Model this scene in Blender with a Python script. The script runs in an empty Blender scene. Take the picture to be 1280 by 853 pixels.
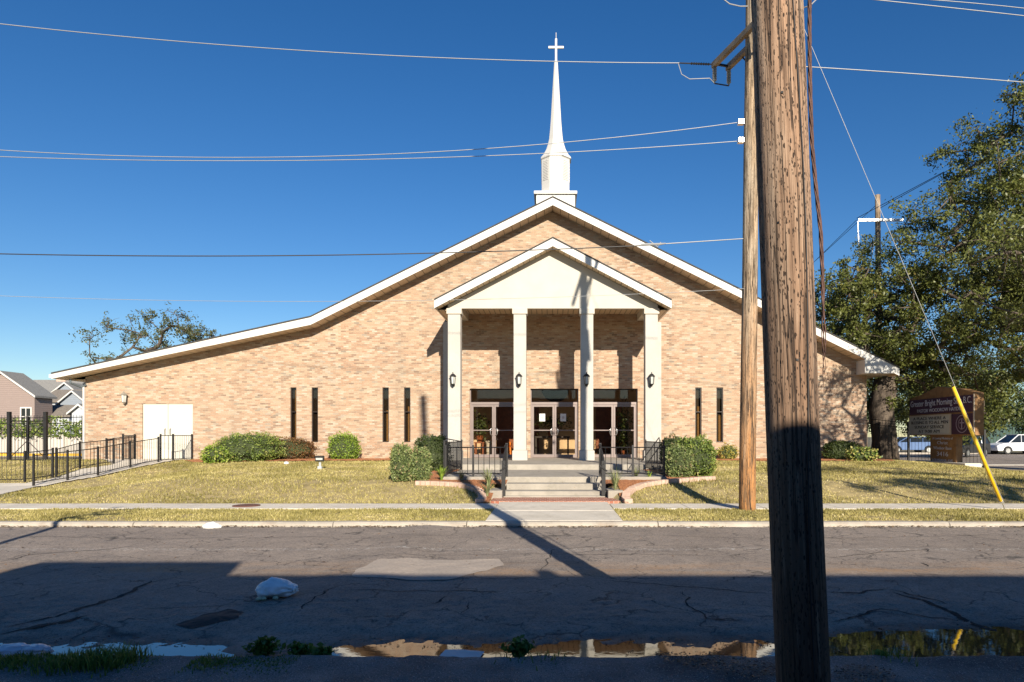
import bpy, bmesh, math, random
import numpy as np
from mathutils import Vector, Matrix, noise
random.seed(7); rng = np.random.default_rng(7)
sc = bpy.context.scene
col = sc.collection
R = math.radians
F = 853.33; CX = 690.0; CY = 545.0; H = 1.6
def P(px, py, D): return Vector(((px-CX)/F*D, D, H-(py-CY)/F*D))
def XX(px, D): return (px-CX)/F*D
def ZZ(py, D): return H-(py-CY)/F*D

# ------------------------------------------------------------------ materials
MATS = {}
def newmat(name):
    m = bpy.data.materials.new(name); m.use_nodes = True
    nt = m.node_tree; b = nt.nodes['Principled BSDF']
    MATS[name] = m
    return m, nt, b
def N(nt, t, **kw):
    n = nt.nodes.new(t)
    for k, v in kw.items():
        if k.startswith('i_'):
            n.inputs[k[2:].replace('_', ' ')].default_value = v
        else: setattr(n, k, v)
    return n
def L(nt, a, b): nt.links.new(a, b)
def coords(nt, scale=(1,1,1), kind='Object'):
    tc = N(nt, 'ShaderNodeTexCoord'); mp = N(nt, 'ShaderNodeMapping')
    mp.inputs['Scale'].default_value = scale
    L(nt, tc.outputs[kind], mp.inputs['Vector']); return mp.outputs['Vector']
def noisen(nt, vec, scale, detail=4, rough=.55):
    n = N(nt, 'ShaderNodeTexNoise'); n.inputs['Scale'].default_value = scale
    n.inputs['Detail'].default_value = detail; n.inputs['Roughness'].default_value = rough
    L(nt, vec, n.inputs['Vector']); return n.outputs['Fac']
def ramp(nt, fac, stops):
    r = N(nt, 'ShaderNodeValToRGB'); e = r.color_ramp.elements
    while len(e) < len(stops): e.new(.5)
    for el, (p, c) in zip(e, stops):
        el.position = p; el.color = (c if len(c) == 4 else (*c, 1)) if hasattr(c, '__len__') else (c, c, c, 1)
    L(nt, fac, r.inputs['Fac']); return r.outputs['Color']
def mix(nt, fac, a, b, mode='MIX'):
    m = N(nt, 'ShaderNodeMix', data_type='RGBA', blend_type=mode)
    for s, v in ((0, fac), (6, a), (7, b)):
        if hasattr(v, 'is_output'): L(nt, v, m.inputs[s])
        elif s == 0: m.inputs[0].default_value = v
        else: m.inputs[s].default_value = (*v, 1) if len(v) == 3 else v
    return m.outputs[2]
def mathn(nt, op, a, b=None, c=None, clamp=False):
    m = N(nt, 'ShaderNodeMath', operation=op); m.use_clamp = clamp
    for i, v in enumerate((a, b, c)):
        if v is None: continue
        if hasattr(v, 'is_output'): L(nt, v, m.inputs[i])
        else: m.inputs[i].default_value = v
    return m.outputs[0]
def bump(nt, b, h, strength=.3, dist=.01):
    n = N(nt, 'ShaderNodeBump'); n.inputs['Strength'].default_value = strength; n.inputs['Distance'].default_value = dist
    L(nt, h, n.inputs['Height']); L(nt, n.outputs['Normal'], b.inputs['Normal'])
def nmat(name, c1, c2, scale=5, rough=.8, bs=.2, bd=.01, bscale=None, stretch=(1,1,1), metal=0, kind='Object', detail=5):
    m, nt, b = newmat(name)
    v = coords(nt, stretch, kind)
    f = noisen(nt, v, scale, detail)
    L(nt, ramp(nt, f, [(.3, c1), (.7, c2)]), b.inputs['Base Color'])
    b.inputs['Roughness'].default_value = rough; b.inputs['Metallic'].default_value = metal
    if bs: bump(nt, b, noisen(nt, v, bscale or scale*4, 4), bs, bd)
    return m

def m_brick():
    m, nt, b = newmat('brick')
    tc = N(nt, 'ShaderNodeTexCoord'); sp = N(nt, 'ShaderNodeSeparateXYZ'); L(nt, tc.outputs['Object'], sp.inputs[0])
    u = mathn(nt, 'ADD', sp.outputs['X'], sp.outputs['Y'])
    cb = N(nt, 'ShaderNodeCombineXYZ'); L(nt, u, cb.inputs[0]); L(nt, sp.outputs['Z'], cb.inputs[1])
    br = N(nt, 'ShaderNodeTexBrick'); L(nt, cb.outputs[0], br.inputs['Vector'])
    br.inputs['Color1'].default_value = (0,0,0,1); br.inputs['Color2'].default_value = (1,1,1,1); br.inputs['Mortar'].default_value = (.5,.5,.5,1)
    br.inputs['Scale'].default_value = 1; br.inputs['Brick Width'].default_value = .203; br.inputs['Row Height'].default_value = .0655
    br.inputs['Mortar Size'].default_value = .006; br.inputs['Bias'].default_value = 0; br.inputs['Mortar Smooth'].default_value = .2
    br.offset = .5
    c = ramp(nt, br.outputs['Color'], [(0,(.19,.12,.08)),(.08,(.33,.195,.12)),(.25,(.41,.24,.145)),(.5,(.45,.297,.19)),(.8,(.49,.365,.25)),(.93,(.53,.43,.33)),(1,(.22,.175,.13))])
    # courses drift in tone along the wall
    mp = N(nt, 'ShaderNodeMapping'); mp.inputs['Scale'].default_value = (2.6, 15, 1); L(nt, cb.outputs[0], mp.inputs[0])
    f2 = noisen(nt, mp.outputs[0], 1.0, 5, .65)
    c = mix(nt, ramp(nt, f2, [(.45, 0.0), (.66, .33)]), c, (.235,.17,.12))
    f3 = noisen(nt, cb.outputs[0], .25, 3)
    c = mix(nt, mathn(nt,'MULTIPLY',ramp(nt, f3, [(.4,0.0),(.65,1.0)]),.3), c, (.47,.35,.23))
    c = mix(nt, br.outputs['Fac'], c, (.38,.31,.235))
    mq = N(nt,'ShaderNodeMapping'); mq.inputs['Scale'].default_value=(1.3,.16,1); L(nt, cb.outputs[0], mq.inputs[0])
    c = mix(nt, mathn(nt,'MULTIPLY', ramp(nt, noisen(nt, mq.outputs[0], 1.0, 6, .6), [(.50,0.0),(.72,1.0)]), .32), c, (.21,.16,.115))
    ff = noisen(nt, cb.outputs[0], 34, 4, .7)
    c = mix(nt, ramp(nt, ff, [(.36,.55),(.47,0.0)]), c, (.20,.14,.10))
    c = mix(nt, ramp(nt, ff, [(.56,0.0),(.66,.35)]), c, (.60,.50,.38))
    c = mix(nt, .06, c, (0,0,0))
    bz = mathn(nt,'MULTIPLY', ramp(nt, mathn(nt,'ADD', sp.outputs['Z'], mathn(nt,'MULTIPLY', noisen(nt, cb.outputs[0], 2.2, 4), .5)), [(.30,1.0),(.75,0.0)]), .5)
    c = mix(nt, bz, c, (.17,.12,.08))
    L(nt, c, b.inputs['Base Color']); b.inputs['Roughness'].default_value = .9
    inv = mathn(nt, 'SUBTRACT', 1.0, br.outputs['Fac'])
    hh = mathn(nt, 'ADD', inv, mathn(nt,'MULTIPLY',noisen(nt, cb.outputs[0], 60, 3),.5))
    bump(nt, b, hh, .5, .008)
    return m
def m_asphalt(name, sunny=True):
    m, nt, b = newmat(name)
    v = coords(nt)
    f = noisen(nt, v, .7, 6, .6); g = noisen(nt, v, 140, 3, .7); k = noisen(nt, v, 6, 5, .6)
    c = ramp(nt, f, [(.3,(.26,.205,.16)),(.7,(.40,.322,.258))])
    c = mix(nt, ramp(nt, k, [(.35,.35),(.65,0.0)]), c, (.12,.10,.09))
    c = mix(nt, ramp(nt, g, [(.36,.6),(.5,0.0)]), c, (.025,.024,.024))
    c = mix(nt, ramp(nt, g, [(.56,0.0),(.68,.7)]), c, (.34,.31,.28))
    g2 = noisen(nt, v, 38, 5, .75)
    c = mix(nt, ramp(nt, g2, [(.38,.6),(.5,0.0)]), c, (.05,.045,.042))
    c = mix(nt, ramp(nt, g2, [(.55,0.0),(.68,.5)]), c, (.30,.27,.24))
    sp = N(nt, 'ShaderNodeSeparateXYZ'); L(nt, v, sp.inputs[0])
    def band(y0, w):
        d = mathn(nt,'ABSOLUTE', mathn(nt,'SUBTRACT', sp.outputs['Y'], y0))
        return mathn(nt,'SUBTRACT', 1.0, mathn(nt,'DIVIDE', d, w), clamp=True)
    # rusty grit lying along the middle of the road
    mp = N(nt,'ShaderNodeMapping'); mp.inputs['Scale'].default_value=(.5,1.6,1); L(nt,v,mp.inputs[0])
    gr = mathn(nt,'MULTIPLY', band(7.85,.55), ramp(nt, noisen(nt, mp.outputs[0], 1.3, 5, .6), [(.4,0.0),(.62,1.0)]))
    gr = mathn(nt,'MULTIPLY', gr, ramp(nt, noisen(nt, v, 55, 3), [(.4,.1),(.55,.9)]))
    c = mix(nt, gr, c, (.36,.20,.085))
    # worn away line paint
    pw = mathn(nt,'MULTIPLY', ramp(nt, band(9.25,.14), [(.2,0.0),(.5,1.0)]), ramp(nt, noisen(nt, v, 17, 5, .75), [(.53,0.0),(.6,.75)]))
    c = mix(nt, pw, c, (.5,.48,.44))
    # hairline crazing
    vo = N(nt,'ShaderNodeTexVoronoi', feature='DISTANCE_TO_EDGE'); vo.inputs['Scale'].default_value=1.1
    nz = N(nt,'ShaderNodeTexNoise'); nz.inputs['Scale'].default_value=2.2; nz.inputs['Detail'].default_value=6; L(nt,v,nz.inputs['Vector'])
    dv = N(nt,'ShaderNodeVectorMath',operation='MULTIPLY_ADD'); L(nt,nz.outputs['Color'],dv.inputs[0]); dv.inputs[1].default_value=(.9,.9,0); L(nt,v,dv.inputs[2])
    L(nt, dv.outputs[0], vo.inputs['Vector'])
    cr = mathn(nt,'MULTIPLY', ramp(nt, vo.outputs['Distance'], [(0.0,1.0),(.018,0.0)]), ramp(nt, noisen(nt, v, .9, 3), [(.42,0.0),(.52,.8)]))
    c = mix(nt, cr, c, (.02,.018,.016))
    # wet near the water
    at = N(nt,'ShaderNodeAttribute', attribute_name='wet')
    c = mix(nt, mathn(nt,'MULTIPLY',at.outputs['Fac'],.75), c, (.020,.016,.013))
    L(nt, c, b.inputs['Base Color'])
    rr = mathn(nt,'SUBTRACT', .88, mathn(nt,'MULTIPLY', at.outputs['Fac'], .35)); L(nt, rr, b.inputs['Roughness'])
    bump(nt, b, mathn(nt,'SUBTRACT', g, cr), .6, .008)
    return m
def m_concrete(name, c1, c2, scale=2.5, stain=(.16,.12,.08), sa=.35):
    m, nt, b = newmat(name)
    v = coords(nt)
    c = ramp(nt, noisen(nt, v, scale, 6, .65), [(.3,c1),(.7,c2)])
    c = mix(nt, ramp(nt, noisen(nt, v, 3.3, 6, .7), [(.5,0.0),(.75,sa)]), c, stain)
    g = noisen(nt, v, 90, 3, .7)
    c = mix(nt, ramp(nt, g, [(.35,.25),(.5,0.0)]), c, (.12,.11,.10))
    L(nt, c, b.inputs['Base Color']); b.inputs['Roughness'].default_value=.88
    bump(nt, b, g, .3, .006)
    return m
def m_pole(name, grey, warm, fine=1.0, lowwarm=False):
    m, nt, b = newmat(name)
    tc = N(nt,'ShaderNodeTexCoord'); uv = tc.outputs['UV']
    def mp(s):
        q = N(nt,'ShaderNodeMapping'); q.inputs['Scale'].default_value = s; L(nt, uv, q.inputs[0]); return q.outputs[0]
    g1 = noisen(nt, mp((38*fine,1.1,1)), 1, 6, .65)
    g2 = noisen(nt, mp((170*fine,3,1)), 1, 4, .6)
    lo = noisen(nt, mp((5,.55,1)), 1, 3)
    c = ramp(nt, lo, [(.35,grey),(.65,warm)])
    if lowwarm:
        sp = N(nt,'ShaderNodeSeparateXYZ'); L(nt, uv, sp.inputs[0])
        s = mathn(nt,'ADD', sp.outputs['Y'], mathn(nt,'MULTIPLY', noisen(nt, mp((9,.4,1)),1,4), 7.0))
        c = mix(nt, ramp(nt, mathn(nt,'MULTIPLY',s,.1), [(.45,1.0),(.85,0.0)]), c, (.42,.19,.06))
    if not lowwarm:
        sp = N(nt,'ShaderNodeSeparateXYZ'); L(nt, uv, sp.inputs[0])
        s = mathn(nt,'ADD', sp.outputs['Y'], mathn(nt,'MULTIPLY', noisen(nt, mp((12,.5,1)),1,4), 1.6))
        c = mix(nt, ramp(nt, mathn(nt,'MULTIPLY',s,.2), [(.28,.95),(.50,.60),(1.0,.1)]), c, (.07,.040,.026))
    c = mix(nt, ramp(nt, g1, [(.38,.9),(.52,0.0)]), c, tuple(x*.25 for x in warm))
    c = mix(nt, ramp(nt, g1, [(.55,0.0),(.7,.45)]), c, tuple(min(1,x*1.35) for x in grey))
    c = mix(nt, ramp(nt, g2, [(.36,.75),(.5,0.0)]), c, tuple(x*.38 for x in warm))
    # climbing-spike pits
    vo = N(nt,'ShaderNodeTexVoronoi', feature='F1'); vo.inputs['Scale'].default_value = 1; vo.inputs['Randomness'].default_value = 1
    wv = N(nt,'ShaderNodeVectorMath',operation='ADD'); L(nt, mp((56*fine,15*fine,1)), wv.inputs[0])
    nn = N(nt,'ShaderNodeTexNoise'); nn.inputs['Scale'].default_value=1; L(nt, mp((60*fine,25*fine,1)), nn.inputs['Vector'])
    sc_ = N(nt,'ShaderNodeVectorMath',operation='SCALE'); sc_.inputs['Scale'].default_value=.5; L(nt, nn.outputs['Color'], sc_.inputs[0]); L(nt, sc_.outputs[0], wv.inputs[1])
    L(nt, wv.outputs[0], vo.inputs['Vector'])
    pit = mathn(nt,'MULTIPLY', ramp(nt, vo.outputs['Distance'], [(.20,1.0),(.27,0.0)]), ramp(nt, noisen(nt, mp((14,4,1)),1,2), [(.34,0.0),(.40,1.0)]))
    clu = ramp(nt, noisen(nt, mp((4.5,1.0,1)),1,3), [(.30,.35),(.46,1.0)])
    pit = mathn(nt,'MULTIPLY', pit, clu)
    vo2 = N(nt,'ShaderNodeTexVoronoi', feature='F1'); vo2.inputs['Scale'].default_value=1; L(nt, mp((95*fine,30*fine,1)), vo2.inputs['Vector'])
    pit2 = mathn(nt,'MULTIPLY', ramp(nt, vo2.outputs['Distance'], [(.20,1.0),(.27,0.0)]), ramp(nt, noisen(nt, mp((11,3.1,1)),1,3), [(.42,0.0),(.5,1.0)]))
    pit = mathn(nt,'MAXIMUM', pit, pit2)
    if fine < 1: pit = mathn(nt,'MULTIPLY',pit,.4)
    c = mix(nt, pit, c, tuple(x*.07 for x in warm))
    # drying checks
    ck = noisen(nt, mp((24*fine,.45,1)), 1, 3, .5)
    chk = ramp(nt, mathn(nt,'ABSOLUTE', mathn(nt,'SUBTRACT', ck, .5)), [(0.0,1.0),(.012,.8),(.022,0.0)])
    c = mix(nt, mathn(nt,'MULTIPLY',chk,.9), c, (.025,.015,.010))
    L(nt, c, b.inputs['Base Color']); b.inputs['Roughness'].default_value=.9
    h = mathn(nt,'SUBTRACT', mathn(nt,'ADD', mathn(nt,'MULTIPLY',g1,1.5), mathn(nt,'MULTIPLY',g2,.5)), mathn(nt,'ADD', mathn(nt,'MULTIPLY',pit,.9), mathn(nt,'MULTIPLY',chk,1.2)))
    bump(nt, b, h, .9, .009)
    return m
def m_leaf(name, dark, light, accent=None, trans=.25, amt=.12):
    m, nt, b = newmat(name)
    at = N(nt,'ShaderNodeAttribute', attribute_name='tint')
    c = ramp(nt, at.outputs['Fac'], [(0,dark),(.75,light)] + ([(1-amt, light),(1,accent)] if accent else []))
    L(nt, c, b.inputs['Base Color']); b.inputs['Roughness'].default_value=.45
    b.inputs['Specular IOR Level'].default_value=.35
    tr = N(nt,'ShaderNodeBsdfTranslucent'); L(nt, c, tr.inputs['Color'])
    mx = N(nt,'ShaderNodeMixShader'); mx.inputs[0].default_value=trans
    out = nt.nodes['Material Output']; L(nt, b.outputs[0], mx.inputs[1]); L(nt, tr.outputs[0], mx.inputs[2]); L(nt, mx.outputs[0], out.inputs['Surface'])
    return m
def m_plain(name, c, rough=.5, metal=0, spec=.5, var=.08, scale=4, bs=.05):
    c1 = tuple(max(0,x*(1-var)) for x in c); c2 = tuple(min(1,x*(1+var)) for x in c)
    m = nmat(name, c1, c2, scale, rough, bs, .004, metal=metal); m.node_tree.nodes['Principled BSDF'].inputs['Specular IOR Level'].default_value=spec
    return m
def m_glass(name, tint=(.8,.78,.74), refl=.12):
    m, nt, b = newmat(name); out = nt.nodes['Material Output']
    t = N(nt,'ShaderNodeBsdfTransparent'); t.inputs[0].default_value=(*tint,1)
    g = N(nt,'ShaderNodeBsdfGlossy'); g.inputs['Roughness'].default_value=.02
    lw = N(nt,'ShaderNodeLayerWeight'); lw.inputs[0].default_value=refl
    mx = N(nt,'ShaderNodeMixShader'); L(nt, mathn(nt,'ADD',lw.outputs['Fresnel'],.03), mx.inputs[0]); L(nt, t.outputs[0], mx.inputs[1]); L(nt, g.outputs[0], mx.inputs[2]); L(nt, mx.outputs[0], out.inputs['Surface'])
    return m
def m_water():
    m, nt, b = newmat('puddle_water')
    b.inputs['Base Color'].default_value=(.035,.027,.018,1); b.inputs['Roughness'].default_value=.015
    b.inputs['IOR'].default_value=1.9; b.inputs['Specular IOR Level'].default_value=.6
    v = coords(nt); bump(nt, b, noisen(nt, v, 9, 4), .03, .01); L(nt, ramp(nt, noisen(nt, v, 2.2, 4), [(.4,.01),(.75,.035)]), b.inputs['Roughness'])
    return m
def m_boards(name, c, step=.3, axis='X', dark=.45, w=.03, rough=.6):
    m, nt, b = newmat(name); v = coords(nt)
    sp = N(nt,'ShaderNodeSeparateXYZ'); L(nt, v, sp.inputs[0])
    fr = mathn(nt,'FRACT', mathn(nt,'DIVIDE', sp.outputs[axis], step))
    f = ramp(nt, fr, [(0,1.0),(w/step,1.0),(w/step+.02,0.0)])
    cc = mix(nt, noisen(nt, v, 3, 3), tuple(x*.92 for x in c), tuple(min(1,x*1.06) for x in c))
    L(nt, mix(nt, f, cc, tuple(x*dark for x in c)), b.inputs['Base Color']); b.inputs['Roughness'].default_value=rough
    inv = mathn(nt,'SUBTRACT',1.0,f); bump(nt,b,inv,.4,.006)
    return m
BRICK = m_brick()
ASPH = m_asphalt('asphalt')
PATCH = nmat('patch_asphalt', (.31,.255,.21), (.42,.35,.285), 30, .9, .5, .006, 120)
def m_gravel():
    m, nt, b = newmat('shoulder_asphalt'); v = coords(nt)
    c = ramp(nt, noisen(nt, v, 1.4, 5, .6), [(.36,(.085,.078,.072)),(.62,(.25,.232,.215))])
    vo = N(nt,'ShaderNodeTexVoronoi', feature='F1'); vo.inputs['Scale'].default_value = 75; L(nt, v, vo.inputs['Vector'])
    st = mathn(nt,'MULTIPLY', ramp(nt, vo.outputs['Distance'], [(.25,1.0),(.42,0.0)]), ramp(nt, vo.outputs['Color'], [(.45,0.0),(.75,1.0)]))
    c = mix(nt, mathn(nt,'MULTIPLY',st,.8), c, (.62,.58,.54))
    g = noisen(nt, v, 60, 4, .75)
    c = mix(nt, ramp(nt, g, [(.38,.7),(.5,0.0)]), c, (.025,.024,.023))
    L(nt, c, b.inputs['Base Color']); b.inputs['Roughness'].default_value=.85
    bump(nt, b, mathn(nt,'ADD', g, st), 1.0, .012); return m
GRAVEL = m_gravel()
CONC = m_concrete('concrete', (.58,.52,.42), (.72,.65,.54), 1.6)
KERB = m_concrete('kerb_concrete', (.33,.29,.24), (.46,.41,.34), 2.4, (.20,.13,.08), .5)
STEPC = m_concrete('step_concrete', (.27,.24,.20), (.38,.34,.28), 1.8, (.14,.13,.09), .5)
WHITE = m_plain('white_paint', (.60,.575,.53), .55, var=.04, scale=1.5)
CREAM = m_plain('cream_stucco', (.50,.46,.385), .85, var=.05, scale=2, bs=.2)
COLM = m_concrete('column_paint', (.42,.395,.35), (.49,.46,.41), 1.3, (.42,.38,.30), .35)
SOFF = m_boards('soffit_boards', (.62,.50,.36), .31, 'X')
SOFFP = m_boards('porch_ceiling_boards', (.60,.46,.30), .2, 'X')
SHING = nmat('shingle', (.035,.033,.032), (.07,.065,.06), 12, .95, .4)
IRON = m_plain('black_iron', (.010,.009,.009), .6, 0, var=.3)
DIRT = nmat('lawn_soil', (.24,.185,.08), (.44,.34,.15), 3.5, .95, .6, .02, 40)
EARTH = nmat('earth', (.12,.10,.06), (.2,.17,.1), 1.5, .95, .4)
def m_mulch():
    m, nt, b = newmat('mulch'); v = coords(nt); g = noisen(nt, v, 45, 5, .7)
    L(nt, ramp(nt, g, [(.3,(.12,.035,.014)),(.5,(.40,.15,.055)),(.7,(.58,.28,.12))]), b.inputs['Base Color']); b.inputs['Roughness'].default_value=.95
    bump(nt, b, g, 1, .03); return m
MULCH = m_mulch()
BRONZE = m_plain('bronze_frame', (.035,.024,.018), .4, .3)
ALU = m_plain('door_aluminium', (.21,.165,.15), .42, .35)
STEEL = m_plain('steel', (.6,.58,.55), .3, .9)
GLASS = m_glass('door_glass', (.93,.90,.85), .10)
DGLASS = m_glass('window_glass', (.75,.70,.62), .15)
WATER = m_water()
POLE1 = m_pole('weathered_pole', (.42,.305,.21), (.45,.255,.145))
POLE2 = m_pole('pole_wood', (.38,.315,.235), (.40,.275,.165), .6, True)
WIREW = m_plain('light_wire', (.28,.28,.275), .5, .0)
WIRED = m_plain('dark_cable', (.03,.026,.025), .6)
VINE = nmat('cable_bundle', (.05,.022,.018), (.14,.07,.05), 20, .8, .4)
BARK = nmat('bark', (.06,.045,.035), (.15,.115,.085), 8, .95, .8, .03, 18, (1,1,.3))
LEAF_OAK = m_leaf('oak_leaf', (.035,.048,.012), (.165,.18,.042), (.32,.21,.07))
LEAF_DK = m_leaf('dark_leaf', (.022,.038,.012), (.07,.095,.022))
LEAF_SP = m_leaf('sparse_leaf', (.05,.06,.03), (.12,.13,.05), (.25,.12,.06))
LEAF_BOX = m_leaf('hedge_leaf', (.05,.085,.018), (.23,.30,.06), (.40,.36,.11))
LEAF_LIME = m_leaf('lime_leaf', (.10,.17,.02), (.27,.38,.05), (.38,.40,.10))
LEAF_RED = m_leaf('red_leaf', (.06,.035,.015), (.21,.10,.04), (.28,.20,.06))
LEAF_OLV = m_leaf('olive_leaf', (.07,.11,.03), (.28,.33,.12), (.35,.27,.14))
LEAF_YEL = m_leaf('yellow_leaf', (.14,.16,.03), (.40,.36,.07), (.45,.30,.08))
LEAF_YUC = m_leaf('yucca_leaf', (.10,.14,.05), (.34,.35,.17), (.42,.38,.22))
GRASSM = m_leaf('grass_blade', (.20,.175,.05), (.54,.46,.17), (.72,.60,.32), .3, .2)
WEED = m_leaf('weed_leaf', (.04,.09,.015), (.14,.24,.05), None, .3)
WEEDG = m_leaf('weed_grass', (.06,.11,.018), (.20,.27,.05), (.30,.27,.08), .35)
LITTER = m_leaf('dead_leaf', (.04,.025,.015), (.16,.09,.04), (.35,.25,.13), .05)
YELLOW = m_plain('yellow_plastic', (.80,.50,.02), .4)
BAG = m_plain('white_plastic', (.88,.87,.86), .35, bs=.3, scale=14)
PAPER = m_plain('paper', (.6,.59,.57), .8)
EDGE = nmat('edging_brick', (.40,.26,.19), (.56,.41,.32), 9, .9, .3)
WOOD = m_plain('door_wood', (.23,.07,.025), .4, scale=6, var=.3)
ROOMW = m_plain('lobby_wall', (.62,.46,.29), .9)
ROOMF = m_plain('lobby_floor', (.16,.12,.10), .5)
DARKM = m_plain('dark_panel', (.02,.014,.012), .5)
PURPLE = m_plain('purple_panel', (.055,.018,.045), .45)
SIGNW = nmat('sign_wood', (.19,.095,.035), (.34,.18,.065), 5, .7, .2)
SIGNT = m_plain('sign_lettering', (.62,.60,.62), .5)
SIGNC = m_plain('reader_board', (.52,.50,.42), .5)
BLACKT = m_plain('black_letters', (.015,.015,.015), .6)

# ------------------------------------------------------------------ mesh builder
class MB:
    def __init__(s): s.v=[]; s.f=[]; s.uv={}; s.mi=[]; s.cur=0
    def face(s, idx): s.f.append(tuple(idx)); s.mi.append(s.cur)
    def box(s, x0,x1,y0,y1,z0,z1):
        b=len(s.v); s.v += [(x,y,z) for z in (z0,z1) for y in (y0,y1) for x in (x0,x1)]
        for q in ((0,2,3,1),(4,5,7,6),(0,1,5,4),(2,6,7,3),(0,4,6,2),(1,3,7,5)): s.face([b+i for i in q])
        return s
    def obox(s, c, ax, hx, hy, hz):   # oriented: ax = unit x axis (Vector), z up-ish
        ax=Vector(ax).normalized(); up=Vector((0,0,1)) if abs(ax.z)<.95 else Vector((0,1,0))
        ay=up.cross(ax).normalized(); az=ax.cross(ay); c=Vector(c); b=len(s.v)
        for k in (-1,1):
            for j in (-1,1):
                for i in (-1,1): s.v.append(tuple(c+ax*hx*i+ay*hy*j+az*hz*k))
        for q in ((0,2,3,1),(4,5,7,6),(0,1,5,4),(2,6,7,3),(0,4,6,2),(1,3,7,5)): s.face([b+i for i in q])
        return s
    def prism(s, poly, y0, y1, axis='Y'):   # poly in (x,z) counter-clockwise seen from -Y
        b=len(s.v); n=len(poly)
        for y in (y0,y1):
            for (a,c) in poly:
                s.v.append((a,y,c) if axis=='Y' else ((y,a,c) if axis=='X' else (a,c,y)))
        s.face(range(b,b+n)); s.face([b+2*n-1-i for i in range(n)])
        for i in range(n):
            j=(i+1)%n; s.face((b+i,b+n+i,b+n+j,b+j))
        return s
    def tube(s, pts, rad, seg=8, cap=True, uvs=True):
        pts=[Vector(p) for p in pts]; n=len(pts)
        if not hasattr(rad,'__len__'): rad=[rad]*n
        b=len(s.v); prev=None; ln=0; rm=sum(rad)/n
        for i,p in enumerate(pts):
            t=(pts[min(i+1,n-1)]-pts[max(i-1,0)])
            if t.length<1e-9: t=Vector((0,0,1))
            t.normalize()
            if prev is None:
                a=Vector((1,0,0)) if abs(t.x)<.9 else Vector((0,1,0))
                u=(a-t*a.dot(t)).normalized()
            else: u=(prev-t*prev.dot(t)).normalized()
            prev=u; w=t.cross(u)
            if i: ln+=(p-pts[i-1]).length
            for k in range(seg):
                a=2*math.pi*k/seg
                s.v.append(tuple(p+(u*math.cos(a)+w*math.sin(a))*rad[i]))
                s.uv[len(s.v)-1]=(a*rm,ln)
        for i in range(n-1):
            for k in range(seg):
                k2=(k+1)%seg
                s.face((b+i*seg+k,b+i*seg+k2,b+(i+1)*seg+k2,b+(i+1)*seg+k))
        if cap:
            s.face([b+k for k in range(seg)][::-1]); s.face([b+(n-1)*seg+k for k in range(seg)])
        return s
    def lathe(s, prof, c=(0,0,0), seg=16, rot=0):   # prof: (r,z)
        b=len(s.v); n=len(prof)
        for r,z in prof:
            for k in range(seg):
                a=2*math.pi*k/seg+rot; s.v.append((c[0]+r*math.cos(a),c[1]+r*math.sin(a),c[2]+z))
        for i in range(n-1):
            for k in range(seg):
                k2=(k+1)%seg; s.face((b+i*seg+k,b+i*seg+k2,b+(i+1)*seg+k2,b+(i+1)*seg+k))
        s.face([b+k for k in range(seg)][::-1]); s.face([b+(n-1)*seg+k for k in range(seg)])
        return s
    def quad(s,a,b_,c,d):
        b=len(s.v); s.v+=[tuple(a),tuple(b_),tuple(c),tuple(d)]; s.face((b,b+1,b+2,b+3)); return s
    def build(s, name, mat, parent=None, smooth=False, bevel=0, loc=None):
        me=bpy.data.meshes.new(name)
        v=s.v
        if loc is not None: v=[(a-loc[0],b-loc[1],c-loc[2]) for a,b,c in v]
        me.from_pydata(v,[],s.f)
        for m in (mat if isinstance(mat,(list,tuple)) else [mat]): me.materials.append(m)
        if isinstance(mat,(list,tuple)): me.polygons.foreach_set('material_index', s.mi)
        if s.uv:
            ul=me.uv_layers.new(name='UVMap')
            for p in me.polygons:
                us=[s.uv.get(me.loops[l].vertex_index,(0,0)) for l in p.loop_indices]
                mx=max(u[0] for u in us); wrap=mx>0 and (mx-min(u[0] for u in us))>mx*.7
                per=None
                if wrap:
                    srt=sorted(set(round(u[0],6) for u in us)); per=srt[-1]+ (srt[-1]/1.0)*0 
                for l,u in zip(p.loop_indices,us):
                    x=u[0]
                    if wrap and x==0: x=mx*(1+1.0/ max(3,s.segs if hasattr(s,'segs') else 8))
                    ul.data[l].uv=(x,u[1])
        if smooth: me.polygons.foreach_set('use_smooth',[True]*len(me.polygons))
        o=bpy.data.objects.new(name,me); col.objects.link(o)
        if loc is not None: o.location=loc
        if parent is not None:
            o.parent=parent
            q=parent; off=Vector((0,0,0))
            while q is not None: off+=Vector(q.location); q=q.parent
            if loc is None: o.location=-off
            else: o.location=Vector(loc)-off
        if bevel:
            md=o.modifiers.new('bevel','BEVEL'); md.width=bevel; md.segments=2; md.limit_method='ANGLE'
        return o
def tag(o, label=None, cat=None, group=None, kind=None):
    if label: o['label']=label
    if cat: o['category']=cat
    if group: o['group']=group
    if kind: o['kind']=kind
    return o
def empty(name, loc, label=None, cat=None, group=None):
    o=bpy.data.objects.new(name,None); col.objects.link(o); o.location=loc; o.empty_display_size=.3
    tag(o,label,cat,group); return o
def struct(o): o['kind']='structure'; return o
def copy_tree(o, parent=None):
    c=o.copy(); col.objects.link(c); c.parent=parent
    for ch in list(o.children): copy_tree(ch,c)
    return c
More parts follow.
